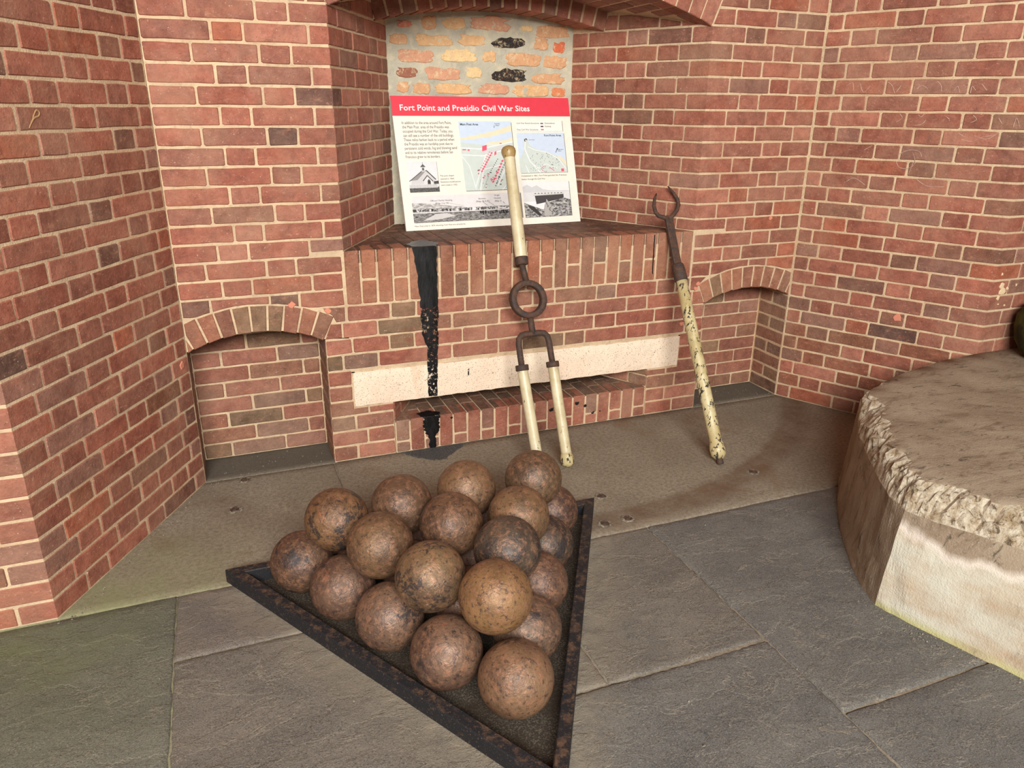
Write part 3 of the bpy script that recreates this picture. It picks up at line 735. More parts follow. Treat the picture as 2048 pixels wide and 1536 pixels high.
def marks():
    pale, ochre, salmon, cream = flat((206, 176, 160), .9), flat((176, 138, 96), .9), flat((214, 138, 112), .9), flat((226, 200, 160), .9)
    wr, wl = bpy.data.objects['wall_right'], bpy.data.objects['wall_left']
    for l in [[(0.129, 1.583), (0.155, 1.594), (0.164, 1.561)], [(0.189, 1.59), (0.21, 1.553), (0.236, 1.583)], [(0.307, 1.596), (0.327, 1.582), (0.344, 1.549)], [(0.366, 1.582), (0.35, 1.553)], [(0.432, 1.567), (0.45, 1.581), (0.473, 1.57)], [(0.509, 1.598), (0.527, 1.58), (0.533, 1.556)], [(0.582, 1.559), (0.592, 1.576), (0.605, 1.552)], [(0.646, 1.549), (0.647, 1.576), (0.664, 1.559)], [(0.681, 1.586), (0.705, 1.559)], [(0.372, 1.426), (0.394, 1.445), (0.38, 1.463)], [(0.459, 1.459), (0.471, 1.45), (0.482, 1.464)], [(0.453, 1.413), (0.48, 1.421), (0.494, 1.439)], [(0.569, 1.455), (0.586, 1.442)], [(0.667, 1.429), (0.69, 1.443), (0.674, 1.46)], [(0.77, 1.451), (0.787, 1.428)], [(0.83, 1.415), (0.835, 1.452), (0.851, 1.419)], [(0.647, 1.361), (0.688, 1.354), (0.723, 1.371), (0.772, 1.383)], [(0.696, 1.377), (0.744, 1.365), (0.782, 1.393)], [(0.404, 1.286), (0.444, 1.307), (0.487, 1.305), (0.505, 1.283)], [(0.402, 1.256), (0.421, 1.23), (0.458, 1.229), (0.482, 1.253), (0.468, 1.293)], [(0.475, 1.256), (0.464, 1.203)], [(0.195, 1.151), (0.231, 1.171), (0.286, 1.141)], [(0.502, 1.182), (0.549, 1.157), (0.619, 1.157)], [(0.253, 1.299), (0.287, 1.323)], [(0.658, 1.372), (0.632, 1.386)]]:
        stroke(wr, C4, C5, l, .0026, pale, 'scratch')
    stroke(wl, C0, C1, [(0.296, 1.411), (0.308, 1.424), (0.324, 1.437), (0.342, 1.442), (0.347, 1.453), (0.337, 1.457), (0.325, 1.446), (0.315, 1.431)], .006, ochre, 'paint_mark')
    def blob(parent, A, e, s, z, r, m, name, y=-.004):
        n = 9; pts = [(r*math.cos(i*6.283/n)*R_.uniform(.55, 1.15), r*math.sin(i*6.283/n)*R_.uniform(.5, 1.1)) for i in range(n)]
        link(name, poly_brick_mesh(pts, .006, m, ch=.002), parent, mat_at((A[0]+e.x*s-e.y*y, A[1]+e.y*s+e.x*y, z), e))
    bl, br_ = bpy.data.objects['wall_back_left'], bpy.data.objects['wall_back_right']; ex = Vector((1, 0))
    for p, s, z, r in ((bl, -1.053, .724, .016), (bl, -.912, .684, .015), (br_, .885, .664, .012), (br_, .873, .642, .014), (br_, 1.277, .968, .011), (WALL_FRONT, .809, .469, .013)): blob(p, (0, 0), ex, s, z, r, salmon, 'mortar_blob')
    e, _ = frame(C4, C5); blob(wr, C4, e, .536, .538, .022, salmon, 'mortar_blob'); e, _ = frame(C0, C1); blob(wl, C0, e, .8932-.049, .533, .018, salmon, 'mortar_blob')
    for s, z, r in ((1.945, .745, .016), (1.958, .715, .022), (1.94, .69, .012), (1.985, .73, .008), (2.038, .743, .008), (1.95, .66, .005), (1.992, .652, .006), (1.93, .80, .007)): blob(wr, (0, C5[1]), ex, s, z, r, cream, 'plaster_splash', -.0025)
marks()

# ------------------------------------------------------------------ floor
def floor():
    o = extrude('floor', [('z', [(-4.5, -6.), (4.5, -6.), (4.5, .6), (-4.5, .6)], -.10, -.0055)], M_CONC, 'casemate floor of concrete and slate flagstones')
    def slab(name, pts, mat, color, nx=36, amp=.0016, mask=None, edge=.006):
        x0, x1 = min(p[0] for p in pts), max(p[0] for p in pts); y0, y1 = min(p[1] for p in pts), max(p[1] for p in pts)
        ny = max(4, int(nx*(y1-y0)/(x1-x0))); v, f = [], []; rr = random.Random(int(x0*1000) ^ int(y1*777))
        ph = [rr.uniform(0, 6) for _ in range(6)]
        for j in range(ny+1):
            for i in range(nx+1):
                fx = lambda k, n_, a, b: a if k == 0 else b if k == n_ else a+.006 if k == 1 else b-.006 if k == n_-1 else a+.006+(b-a-.012)*(k-1)/(n_-2)
                x = fx(i, nx, x0, x1); y = fx(j, ny, y0, y1); ed = i in (0, nx) or j in (0, ny)
                z = amp*(math.sin(x*9+ph[0]+2*math.sin(y*7+ph[1]))+math.sin(y*13+ph[2]+x*5)*.7)*.5+rr.uniform(-1, 1)*amp*.35
                if ed:
                    x += rr.uniform(-1, 1)*.0025 if i in (0, nx) else 0; y += rr.uniform(-1, 1)*.0025 if j in (0, ny) else 0; z -= .004
                v.append((x, y, z))
        for j in range(ny):
            for i in range(nx): k = j*(nx+1)+i; f.append((k, k+1, k+nx+2, k+nx+1))
        id_ = lambda i, j: j*(nx+1)+i
        loop = [id_(i, 0) for i in range(nx+1)]+[id_(nx, j) for j in range(1, ny+1)]+[id_(i, ny) for i in range(nx-1, -1, -1)]+[id_(0, j) for j in range(ny-1, 0, -1)]
        k = len(v); n = len(loop)
        for i in loop: v.append((v[i][0], v[i][1], -.03))
        for i in range(n): f.append((loop[i], k+i, k+(i+1) % n, loop[(i+1) % n]))
        return link(name, mesh(name, v, f, mat, True), o, color=color)
    R = lambda x0, y0, x1, y1: [(x0, y0), (x1, y1)]
    g = .003
    # concrete apron in front of the wall and into the niches
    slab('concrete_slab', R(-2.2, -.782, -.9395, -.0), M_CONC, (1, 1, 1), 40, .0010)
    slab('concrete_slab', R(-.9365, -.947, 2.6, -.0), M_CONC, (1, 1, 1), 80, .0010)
    slab('concrete_slab', R(-1.47, .001, -.92, .24), M_CONC, (1, 1, 1), 20, .0010)
    slab('concrete_slab', R(.92, .001, 1.47, .24), M_CONC, (1, 1, 1), 20, .0010)
    A, B, Cc, D = lin((124, 117, 107)), lin((113, 111, 106)), lin((115, 115, 102)), lin((128, 118, 110))
    slab('flagstone', R(-3.4, -2.9, -1.561, -.786), M_SLATE, Cc, 60, .003)
    slab('flagstone', R(-1.557, -1.103, -.9395, -.786), M_SLATE, D, 30, .003)
    slab('flagstone', R(-1.557, -2.05, -.80, -1.109), M_SLATE, A, 50, .003)
    slab('flagstone', R(-.794, -1.62, -.45, -.951), M_SLATE, A, 20, .002)
    slab('flagstone', R(-.444, -1.622, .076, -.951), M_SLATE, A, 36, .003)
    slab('flagstone', R(-.70, -2.7, .076, -1.630), M_SLATE, B, 50, .004)
    slab('flagstone', R(.081, -1.931, 1.5, -.951), M_SLATE, B, 60, .003)
    slab('flagstone', R(.081, -2.9, 2.2, -1.938), M_SLATE, B, 60, .003)
    slab('flagstone', R(-1.557, -2.9, -.98, -2.056), M_SLATE, A, 30, .003)
    slab('flagstone', R(-.974, -2.9, -.706, -2.02), M_SLATE, B, 20, .003)
    splat('tar_pool', [(-.64, -.004), (-.61, -.05), (-.577, -.086), (-.52, -.13), (-.47, -.145), (-.43, -.10), (-.39, -.07), (-.33, -.012), (-.4, -.004)], .0005, M_POOL, o, .0022)
    # old anchor-bolt stubs of the gun rail
    for x, y in ((.025, -.685), (-.064, -.877), (.037, -.877), (.745, -.723), (-1.361, -.279), (-1.311, -.038)):
        v, f, n = [], [], 14; rr = random.Random(int(x*999)); prof = [(.027, .0), (.023, .003), (.019, .003), (.012, -.001), (.004, .004)]
        for r, z in prof:
            for i in range(n): t = 2*math.pi*i/n; q = r*rr.uniform(.8, 1.15); v.append((q*math.cos(t), q*math.sin(t), z+rr.uniform(0, .0015)))
        for k in range(len(prof)-1):
            for i in range(n): f.append((k*n+i, k*n+(i+1) % n, k*n+n+(i+1) % n, k*n+n+i))
        f.append(tuple(range((len(prof)-1)*n, len(prof)*n)))
        mi = [0]*n+[0]*n+[1]*n+[1]*n+[1]
        link('bolt_stub', mesh('bolt_stub', v, f, [M_STUB, M_IRON], False, mi), o, Matrix.Translation((x, y, .0005)))
    # loose grit and crumbs along the edges
    v, f = [], []; rr = random.Random(9)
    def crumb(x, y, s):
        k = len(v); top = len(v)
        for i in range(5): t = i*1.2566+rr.random(); v.append((x+s*math.cos(t)*rr.uniform(.6, 1.2), y+s*math.sin(t)*rr.uniform(.6, 1.2), .0005))
        v.append((x, y, .001+s*.9))
        for i in range(5): f.append((k+i, k+(i+1) % 5, k+5))
    for _ in range(420):
        w = rr.random()
        if w < .3: t = rr.random(); x = .505+t*.16+rr.gauss(-.03, .02); y = -1.61-t*.5+rr.gauss(0, .02)
        elif w < .5: t = rr.random(); x = C0[0]+(C1[0]-C0[0])*t+abs(rr.gauss(.03, .03)); y = C0[1]+(C1[1]-C0[1])*t+rr.gauss(-.01, .02)
        elif w < .7: x = rr.uniform(.95, 1.5); y = rr.gauss(.02, .08)
        elif w < .8: x = rr.uniform(-1.4, -.95); y = rr.uniform(.02, .2)
        else: x = rr.uniform(-1.9, .6); y = rr.uniform(-2., -.05)
        crumb(x, y, rr.uniform(.0015, .0042))
    tag(link('loose_grit', mesh('loose_grit', v, f, M_STUB), o), kind='stuff')
floor()

# ------------------------------------------------------------------ concrete plinth on the right
def plinth():
    base = [(2.7, -.79), (1.9, -.79), (1.60, -.80), (1.26, -.865), (1.02, -.93), (.86, -1.09), (.745, -1.227), (.61, -1.418), (.545, -1.53), (.508, -1.62), (.530, -1.70), (.575, -1.844), (.640, -2.03), (.80, -2.40), (1.1, -2.75), (1.7, -2.95), (2.7, -2.95)]
    top = [(2.7, -.79), (1.9, -.79), (1.60, -.805), (1.26, -.88), (1.035, -.955), (.88, -1.12), (.785, -1.25), (.66, -1.43), (.60, -1.53), (.575, -1.61), (.605, -1.69), (.68, -1.82), (.775, -1.99), (.93, -2.32), (1.2, -2.62), (1.75, -2.8), (2.7, -2.8)]
    def resample(P, per):
        out = []
        for i in range(len(P)-1):
            for s in range(per): t = s/per; out.append((P[i][0]+(P[i+1][0]-P[i][0])*t, P[i][1]+(P[i+1][1]-P[i][1])*t))
        out.append(P[-1]); return out
    Bp, Tp = resample(base, 9), resample(top, 9); n = len(Bp); rr = random.Random(21)
    ctr = (1.95, -1.75); v, f, mi = [], [], []
    def smooth(k, amp):
        a = [rr.uniform(-1, 1) for _ in range(n)]
        for _ in range(k): a = [(a[i-1]+a[i]*2+a[(i+1) % n])/4 for i in range(n)]
        m = max(abs(q) for q in a) or 1; return [q/m*amp for q in a]
    chip = smooth(3, 1); chip2 = smooth(1, 1); chip3 = smooth(0, 1)
    zt = lambda x: .42+.02*min(1, max(0, (x-.6)/1.4))
    levels = []
    for z in (0, .02, .06, .12, .18, .24, .29, .33): levels.append(('s', z))
    def chipdepth(i):
        x, y = Tp[i]
        k = 1. if y < -1.05 else max(.15, 1-(y+1.05)*5)
        return k
    for kind, z in levels:
        a = z/.42; nz = smooth(2, .003)
        for i in range(n):
            x = Bp[i][0]+(Tp[i][0]-Bp[i][0])*a; y = Bp[i][1]+(Tp[i][1]-Bp[i][1])*a
            fl = .012*max(0, 1-z/.05)
            dx, dy = x-ctr[0], y-ctr[1]; L = math.hypot(dx, dy); q = (nz[i]+fl*.0)/L
            v.append((x+dx*q, y+dy*q, z))
    def ring(inset, dz, jag, jz):
        for i in range(n):
            x, y = Tp[i]; dx, dy = ctr[0]-x, ctr[1]-y; L = math.hypot(dx, dy); k = chipdepth(i)
            d = inset*k+jag*k*rr.uniform(-1, 1)+inset*k*.45*chip[i]
            v.append((x+dx/L*d, y+dy/L*d, zt(x)-dz*k*(1+.35*chip2[i])+jz*k*rr.uniform(-1, 1)))
    nl = len(levels)
    ring(.000, .062, .006, .008); ring(.012, .044, .010, .010); ring(.024, .027, .011, .010); ring(.040, .013, .011, .008); ring(.058, .002, .014, .002)
    nc = 5
    for ins in (.10, .16, .25, .40, .6, .85, 1.05):
        for i in range(n):
            x, y = Tp[i]; dx, dy = ctr[0]-x, ctr[1]-y; L = math.hypot(dx, dy); d = min(ins, L*.97) if ins < 1 else L*.985
            X, Y = x+dx/L*min(d, L*.985), y+dy/L*min(d, L*.985)
            v.append((X, Y, zt(X)+.002*math.sin(X*21+Y*13)+rr.uniform(-.0012, .0012)))
    tot = nl+nc+7
    for r in range(tot-1):
        for i in range(n-1):
            f.append((r*n+i+1, r*n+i, r*n+n+i, r*n+n+i+1)); mi.append(1 if nl-1 <= r < nl+nc-1 else 0)
    o = link('concrete_plinth', mesh('concrete_plinth', v, f, [M_BLOCK, M_CHIP], False, mi))
    me = o.data
    me.polygons.foreach_set('use_smooth', [m == 0 and k >= (nl+nc-1)*(n-1) for k, m in enumerate(mi)])
    tag(o, 'large weathered concrete plinth with chipped rim at the right edge', 'plinth')
plinth()
def lathe(prof, n, origin, mat, name, parent, jit=0, smooth=True, seed=1):
    rr = random.Random(seed); v, f = [], []
    for r, z in prof:
        for i in range(n):
            t = 2*math.pi*i/n; q = r*(1+rr.uniform(-jit, jit)); v.append((q*math.cos(t)+origin[0], q*math.sin(t)+origin[1], z+origin[2]))
    for k in range(len(prof)-1):
        for i in range(n): f.append((k*n+i, k*n+(i+1) % n, k*n+n+(i+1) % n, k*n+n+i))
    f.append(tuple(reversed(range(n)))); f.append(tuple(range((len(prof)-1)*n, len(prof)*n)))
    return link(name, mesh(name, v, f, mat, smooth), parent)
o = lathe([(.10, .0), (.15, .015), (.175, .06), (.188, .12), (.185, .18), (.165, .225), (.12, .25), (.05, .262)], 26, (0, 0, 0), M_MOSS, 'mossy_stone', None, .035, True, 4)
o.location = (2.135, -.985, .443)
tag(o, 'rounded mossy green stone standing on the concrete plinth', 'stone')
o = lathe([(.20, .0), (.28, .03), (.31, .12), (.30, .24), (.27, .36), (.21, .46), (.12, .52), (.04, .54)], 26, (0, 0, 0), M_MOSS, 'shadow_caster_boulder', None, .04, True, 8)  # invented blocker, out of view; added to shade the plinth top and right wall
o.location = (2.10, -1.50, .444)
tag(o, 'made-up mossy boulder on the plinth beyond the right edge, added to cast shade', 'stone')

# ------------------------------------------------------------------ ball rack and cannonballs
def rack():
    T = [Vector((-1.392, -.772)), Vector((-.062, -.766)), Vector((-.727, -1.918))]; c = sum(T, Vector((0, 0)))/3
    r = empty('ball_rack', (c.x, c.y, .0)); tag(r, 'triangular black steel rack holding the cannonball pile', 'rack')
    def off(k):   # triangle inset by k
        out = []
        for i in range(3):
            p, q, s = T[i-1], T[i], T[(i+1) % 3]; e1 = (q-p).normalized(); e2 = (s-q).normalized()
            n1 = Vector((e1.y, -e1.x)); n2 = Vector((e2.y, -e2.x)); b = (n1+n2).normalized(); out.append(q+b*k/b.dot(n1))
        return out
    prof = [(-.008, .0015), (-.008, .046), (-.006, .050), (.025, .050), (.028, .047), (.028, .0015)]
    rings = [[p-c for p in off(k)] for k, _ in prof]
    for i in range(3):
        j = (i+1) % 3; v, f = [], []; m = len(prof)
        for e in (i, j):
            for k, (_, z) in enumerate(prof): v.append((rings[k][e].x, rings[k][e].y, z))
        for k in range(m): f.append((k, (k+1) % m, m+(k+1) % m, m+k))
        f.append(tuple(range(m))); f.append(tuple(reversed(range(m, 2*m))))
        link('bar', mesh('bar', v, f, M_RACK), r)
    q = [p-c for p in off(.027)]
    link('base_plate', mesh('base_plate', [(p.x, p.y, z) for z in (.0012, .004) for p in q], [(0, 1, 2), (5, 4, 3), (0, 3, 4, 1), (1, 4, 5, 2), (2, 5, 3, 0)], M_PLATE), r)
rack()
BALLS = [('b',0,0,-0.7229,-1.6209,0.1025),('b',1,0,-0.8602,-1.4632,0.1025),('b',1,1,-0.6220,-1.4511,0.1025),('b',2,0,-0.9689,-1.2615,0.1025),('b',2,1,-0.7384,-1.2622,0.1025),
    ('b',2,2,-0.5127,-1.2625,0.1025),('b',3,0,-1.0709,-1.0742,0.1025),('b',3,1,-0.8480,-1.0717,0.1025),('b',3,2,-0.6283,-1.0721,0.1025),('b',3,3,-0.4026,-1.0724,0.1025),
    ('b',4,0,-1.1707,-0.8916,0.1025),('b',4,1,-0.9576,-0.8813,0.1025),('b',4,2,-0.7379,-0.8816,0.1025),('b',4,3,-0.5182,-0.8820,0.1025),('b',4,4,-0.2925,-0.8823,0.1025),
    ('t',0,0,-0.7296,-1.4875,0.2634),('t',1,0,-0.8626,-1.3275,0.2547),('t',1,1,-0.6209,-1.2925,0.2644),('t',2,0,-0.9600,-1.1262,0.2568),('t',2,1,-0.7329,-1.1039,0.2664),
    ('t',2,2,-0.5153,-1.1183,0.2574),('t',3,0,-1.0572,-0.9409,0.2617),('t',3,1,-0.8459,-0.9229,0.2620),('t',3,2,-0.6203,-0.9097,0.2687),('t',3,3,-0.3823,-0.9244,0.2727)]
BLAB = {('b',0,0): 'reddish-brown cannonball at the front tip of the bottom layer, nearest the camera',
 ('b',1,0): 'purplish-brown bottom-layer cannonball along the left bar, just behind the front tip ball',
 ('b',1,1): 'grey-brown bottom-layer cannonball along the right bar, just behind the front tip ball',
 ('b',2,0): 'bottom-layer cannonball with a black lower patch, middle of the left bar',
 ('b',2,1): 'bottom-layer cannonball at the very centre of the pile, under the upper balls',
 ('b',2,2): 'reddish bottom-layer cannonball at the middle of the right bar',
 ('b',3,0): 'violet-brown bottom-layer cannonball, second from the left corner of the rack',
 ('b',3,1): 'hidden bottom-layer cannonball of the fourth row, left of the two inner ones',
 ('b',3,2): 'hidden bottom-layer cannonball of the fourth row, right of the two inner ones',
 ('b',3,3): 'dark bottom-layer cannonball along the right bar, second from the back right corner',
 ('b',4,0): 'violet-brown bottom-layer cannonball in the left corner of the rack',
 ('b',4,1): 'hidden bottom-layer cannonball on the back bar, second from the left corner',
 ('b',4,2): 'hidden bottom-layer cannonball at the middle of the back bar',
 ('b',4,3): 'hidden bottom-layer cannonball on the back bar, second from the right corner',
 ('b',4,4): 'dark red bottom-layer cannonball in the back right corner of the rack',
 ('t',0,0): 'ochre-orange cannonball at the front tip of the upper layer',
 ('t',1,0): 'mottled black and tan upper-layer cannonball, left of the two behind the front tip',
 ('t',1,1): 'blackest shiny upper-layer cannonball, right of the two behind the front tip',
 ('t',2,0): 'smooth warm brown upper-layer cannonball, left end of its third row',
 ('t',2,1): 'speckled brown upper-layer cannonball in the middle of the upper layer',
 ('t',2,2): 'tan-brown upper-layer cannonball, right end of its third row',
 ('t',3,0): 'orange and black mottled upper-layer cannonball at the back left end',
 ('t',3,1): 'dark brown upper-layer cannonball in the back row, second from the left',
 ('t',3,2): 'plain light brown upper-layer cannonball in the back row, second from the right',
 ('t',3,3): 'brown upper-layer cannonball at the back right end, in front of the pale tool legs'}
BCOL = {('t',0,0): (137, 106, 71), ('t',1,0): (121, 99, 72), ('t',1,1): (84, 74, 63), ('t',2,0): (113, 89, 64), ('t',2,1): (111, 85, 63), ('t',2,2): (123, 98, 70), ('t',3,0): (122, 93, 63),
        ('t',3,1): (103, 80, 61), ('t',3,2): (122, 96, 70), ('t',3,3): (105, 85, 63), ('b',0,0): (127, 100, 76), ('b',1,0): (113, 89, 72), ('b',1,1): (104, 85, 70), ('b',2,0): (114, 91, 74),
        ('b',2,2): (102, 78, 64), ('b',3,0): (106, 83, 68), ('b',3,3): (87, 74, 61), ('b',4,0): (101, 78, 62), ('b',4,4): (91, 70, 58)}
BLK = {('t',1,0): 1., ('t',1,1): 1.15, ('t',3,0): 1., ('b',2,0): .8, ('t',2,1): .85, ('b',3,3): 1., ('b',4,0): .6, ('t',0,0): .3, ('t',3,2): .05, ('t',2,0): .3, ('b',0,0): .5, ('b',1,0): .55}
def balls():
    import bmesh
    bm = bmesh.new(); bmesh.ops.create_uvsphere(bm, u_segments=56, v_segments=34, radius=.0985)
    me = bpy.data.meshes.new('cannonball'); bm.to_mesh(me); bm.free(); me.materials.append(M_BALL)
    me.polygons.foreach_set('use_smooth', [True]*len(me.polygons))
    for k, i, j, x, y, z in BALLS:
        o = bpy.data.objects.new('cannonball', me); COL.objects.link(o); o.location = (x, y, z+.002)
        o.rotation_euler = (R_.uniform(0, 6), R_.uniform(0, 6), R_.uniform(0, 6)); o.color = (*lin(BCOL.get((k, i, j), (112, 88, 76))), BLK.get((k, i, j), .35))
        tag(o, BLAB[(k, i, j)], 'cannonball', 'cannonballs stacked in the triangular rack')
balls()

# ------------------------------------------------------------------ tools leaning on the sill
def tube(pts, rad, n=14, closed=False, flat_=None):
    """swept tube through pts; flat_=(a,b): rectangular section half sizes; returns verts, faces"""
    P = [Vector(p) for p in pts]; v, f = [], []; m = len(P); up = None
    for k in range(m):
        if closed: t = (P[(k+1) % m]-P[k-1]).normalized()
        else: t = (P[min(k+1, m-1)]-P[max(k-1, 0)]).normalized()
        if up is None:
            up = Vector((0, -1, .3)); 
        u = (up-t*up.dot(t)).normalized(); w = t.cross(u)
        if not closed: up = u
        r = rad[k] if isinstance(rad, (list, tuple)) else rad
        if flat_:
            a, b = flat_; sec = [(a*.8, b), (a, b*.8), (a, -b*.8), (a*.8, -b), (-a*.8, -b), (-a, -b*.8), (-a, b*.8), (-a*.8, b)]
        else: sec = [(r*math.cos(2*math.pi*i/n), r*math.sin(2*math.pi*i/n)) for i in range(n)]
        for x, y in sec: v.append(P[k]+w*x+u*y)
    q = len(sec)
    for k in range(m if closed else m-1):
        for i in range(q): f.append((k*q+i, k*q+(i+1) % q, ((k+1) % m)*q+(i+1) % q, ((k+1) % m)*q+i))
    if not closed: f.append(tuple(reversed(range(q)))); f.append(tuple((m-1)*q+i for i in range(q)))
    return v, f
def part(name, parent, base, vf, mat, smooth=True):
    v, f = vf; return link(name, mesh(name, [Vector(p)-Vector(base) for p in v], f, mat, smooth), parent)
def seg(p, q, prof, n=18):
    """profile list of (fraction along p->q, radius)"""
    p, q = Vector(p), Vector(q); return tube([p+(q-p)*t for t, _ in prof], [r for _, r in prof], n)
def tongs():
    pl = lambda u, z, dy=0: Vector((u, -.402+.40*z+dy, z))
    base = (-.06, -.40, 0); r = empty('shot_carrier', base)
    tag(r, 'two-man shot carrier: iron ring and fork with three cream wooden handles', 'carrying tool')
    # upper handle
    a, b = pl(-.083, .862), pl(-.0785, 1.318)
    part('handle', r, base, seg(a, b, [(0, .0255), (.02, .027), (.3, .0265), (.7, .025), (.865, .0235), (.89, .0245), (.90, .024)]), M_PAINT)
    part('knob', r, base, seg(a, b, [(.885, .0238), (.9, .0258), (.92, .0297), (.945, .032), (.968, .0305), (.985, .024), (.995, .014), (1, .006)]), M_KNOB)
    part('collar', r, base, seg(pl(-.0835, .835), pl(-.083, .868), [(0, .026), (.05, .0285), (.95, .0285), (1, .026)]), M_IRON)
    part('stem', r, base, seg(pl(-.074, .765), pl(-.0835, .84), [(0, .0135), (1, .0135)]), M_IRON)
    # ring
    c = pl(-.0755, .6955); ax = Vector((0, .40, 1)).normalized(); R = .0705; N = 44
    part('ring', r, base, tube([c+Vector((1, 0, 0))*R*math.cos(2*math.pi*i/N)+ax*R*math.sin(2*math.pi*i/N) for i in range(N)], .013, closed=True, flat_=(.0125, .018)), M_IRON)
    # stem and fork
    fork = [pl(-.1445, .425), pl(-.1455, .47), pl(-.1455, .515), pl(-.141, .540), pl(-.127, .5535), pl(-.11, .556), pl(-.075, .556), pl(-.04, .556), pl(-.022, .5535), pl(-.008, .540), pl(-.0035, .515), pl(-.002, .47), pl(0, .425)]
    part('fork', r, base, tube(fork, .0135, 12), M_IRON)
    part('stem', r, base, seg(pl(-.075, .553), pl(-.0765, .63), [(0, .0145), (1, .013)]), M_IRON)
    for u0, u1 in ((-.144, -.124), (0, .012)):
        part('collar', r, base, seg(pl(u0, .412), pl(u0, .436), [(0, .026), (.08, .0285), (.92, .0285), (1, .025)]), M_IRON)
        part('handle', r, base, seg(pl(u0, .428), pl(u1, .004), [(0, .022), (.04, .0235), (.5, .0235), (.85, .0235), (.88, .024)]), M_PAINT)
        part('knob', r, base, seg(pl(u0, .428), pl(u1, .004), [(.868, .0238), (.885, .0265), (.905, .0293), (.94, .0305), (.975, .027), (1, .016)]), M_PAINT2)
tongs()
def worm():
    pl = lambda u, z: Vector((u, -.615+.64*z, z)); base = (.655, -.615, 0)
    r = empty('ramrod_worm', base); tag(r, 'long cream worm staff with two-pronged iron hook leaning at the right', 'gun tool')
    part('shaft', r, base, seg(pl(.656, .022), pl(.684, .765), [(0, .018), (.012, .026), (.02, .0325), (.05, .0345), (.075, .032), (.09, .0275), (.2, .028), (.5, .028), (.8, .027), (1, .0262)]), M_PAINT2)
    part('ferrule', r, base, seg(pl(.655, .002), pl(.656, .03), [(0, .013), (.1, .015), (1, .015)]), M_IRON)
    part('socket', r, base, seg(pl(.683, .725), pl(.682, .795), [(0, .0275), (.05, .031), (.9, .029), (1, .025)]), M_IRON)
    part('flat_bar', r, base, tube([pl(.682, .785), pl(.688, .88), pl(.696, .998)], .02, flat_=(.0195, .0085)), M_IRON, False)
    part('prong', r, base, tube([pl(.694, .985), pl(.672, .994), pl(.646, 1.001), pl(.634, 1.016), pl(.633, 1.045), pl(.646, 1.075), pl(.663, 1.097)], [.0105, .0105, .010, .0095, .009, .0075, .003], 10), M_IRON)
    part('prong', r, base, tube([pl(.694, .985), pl(.722, 1.0), pl(.752, 1.022), pl(.769, 1.045), pl(.771, 1.068), pl(.758, 1.095), pl(.735, 1.127)], [.0105, .0105, .010, .0095, .009, .0075, .003], 10), M_IRON)
worm()

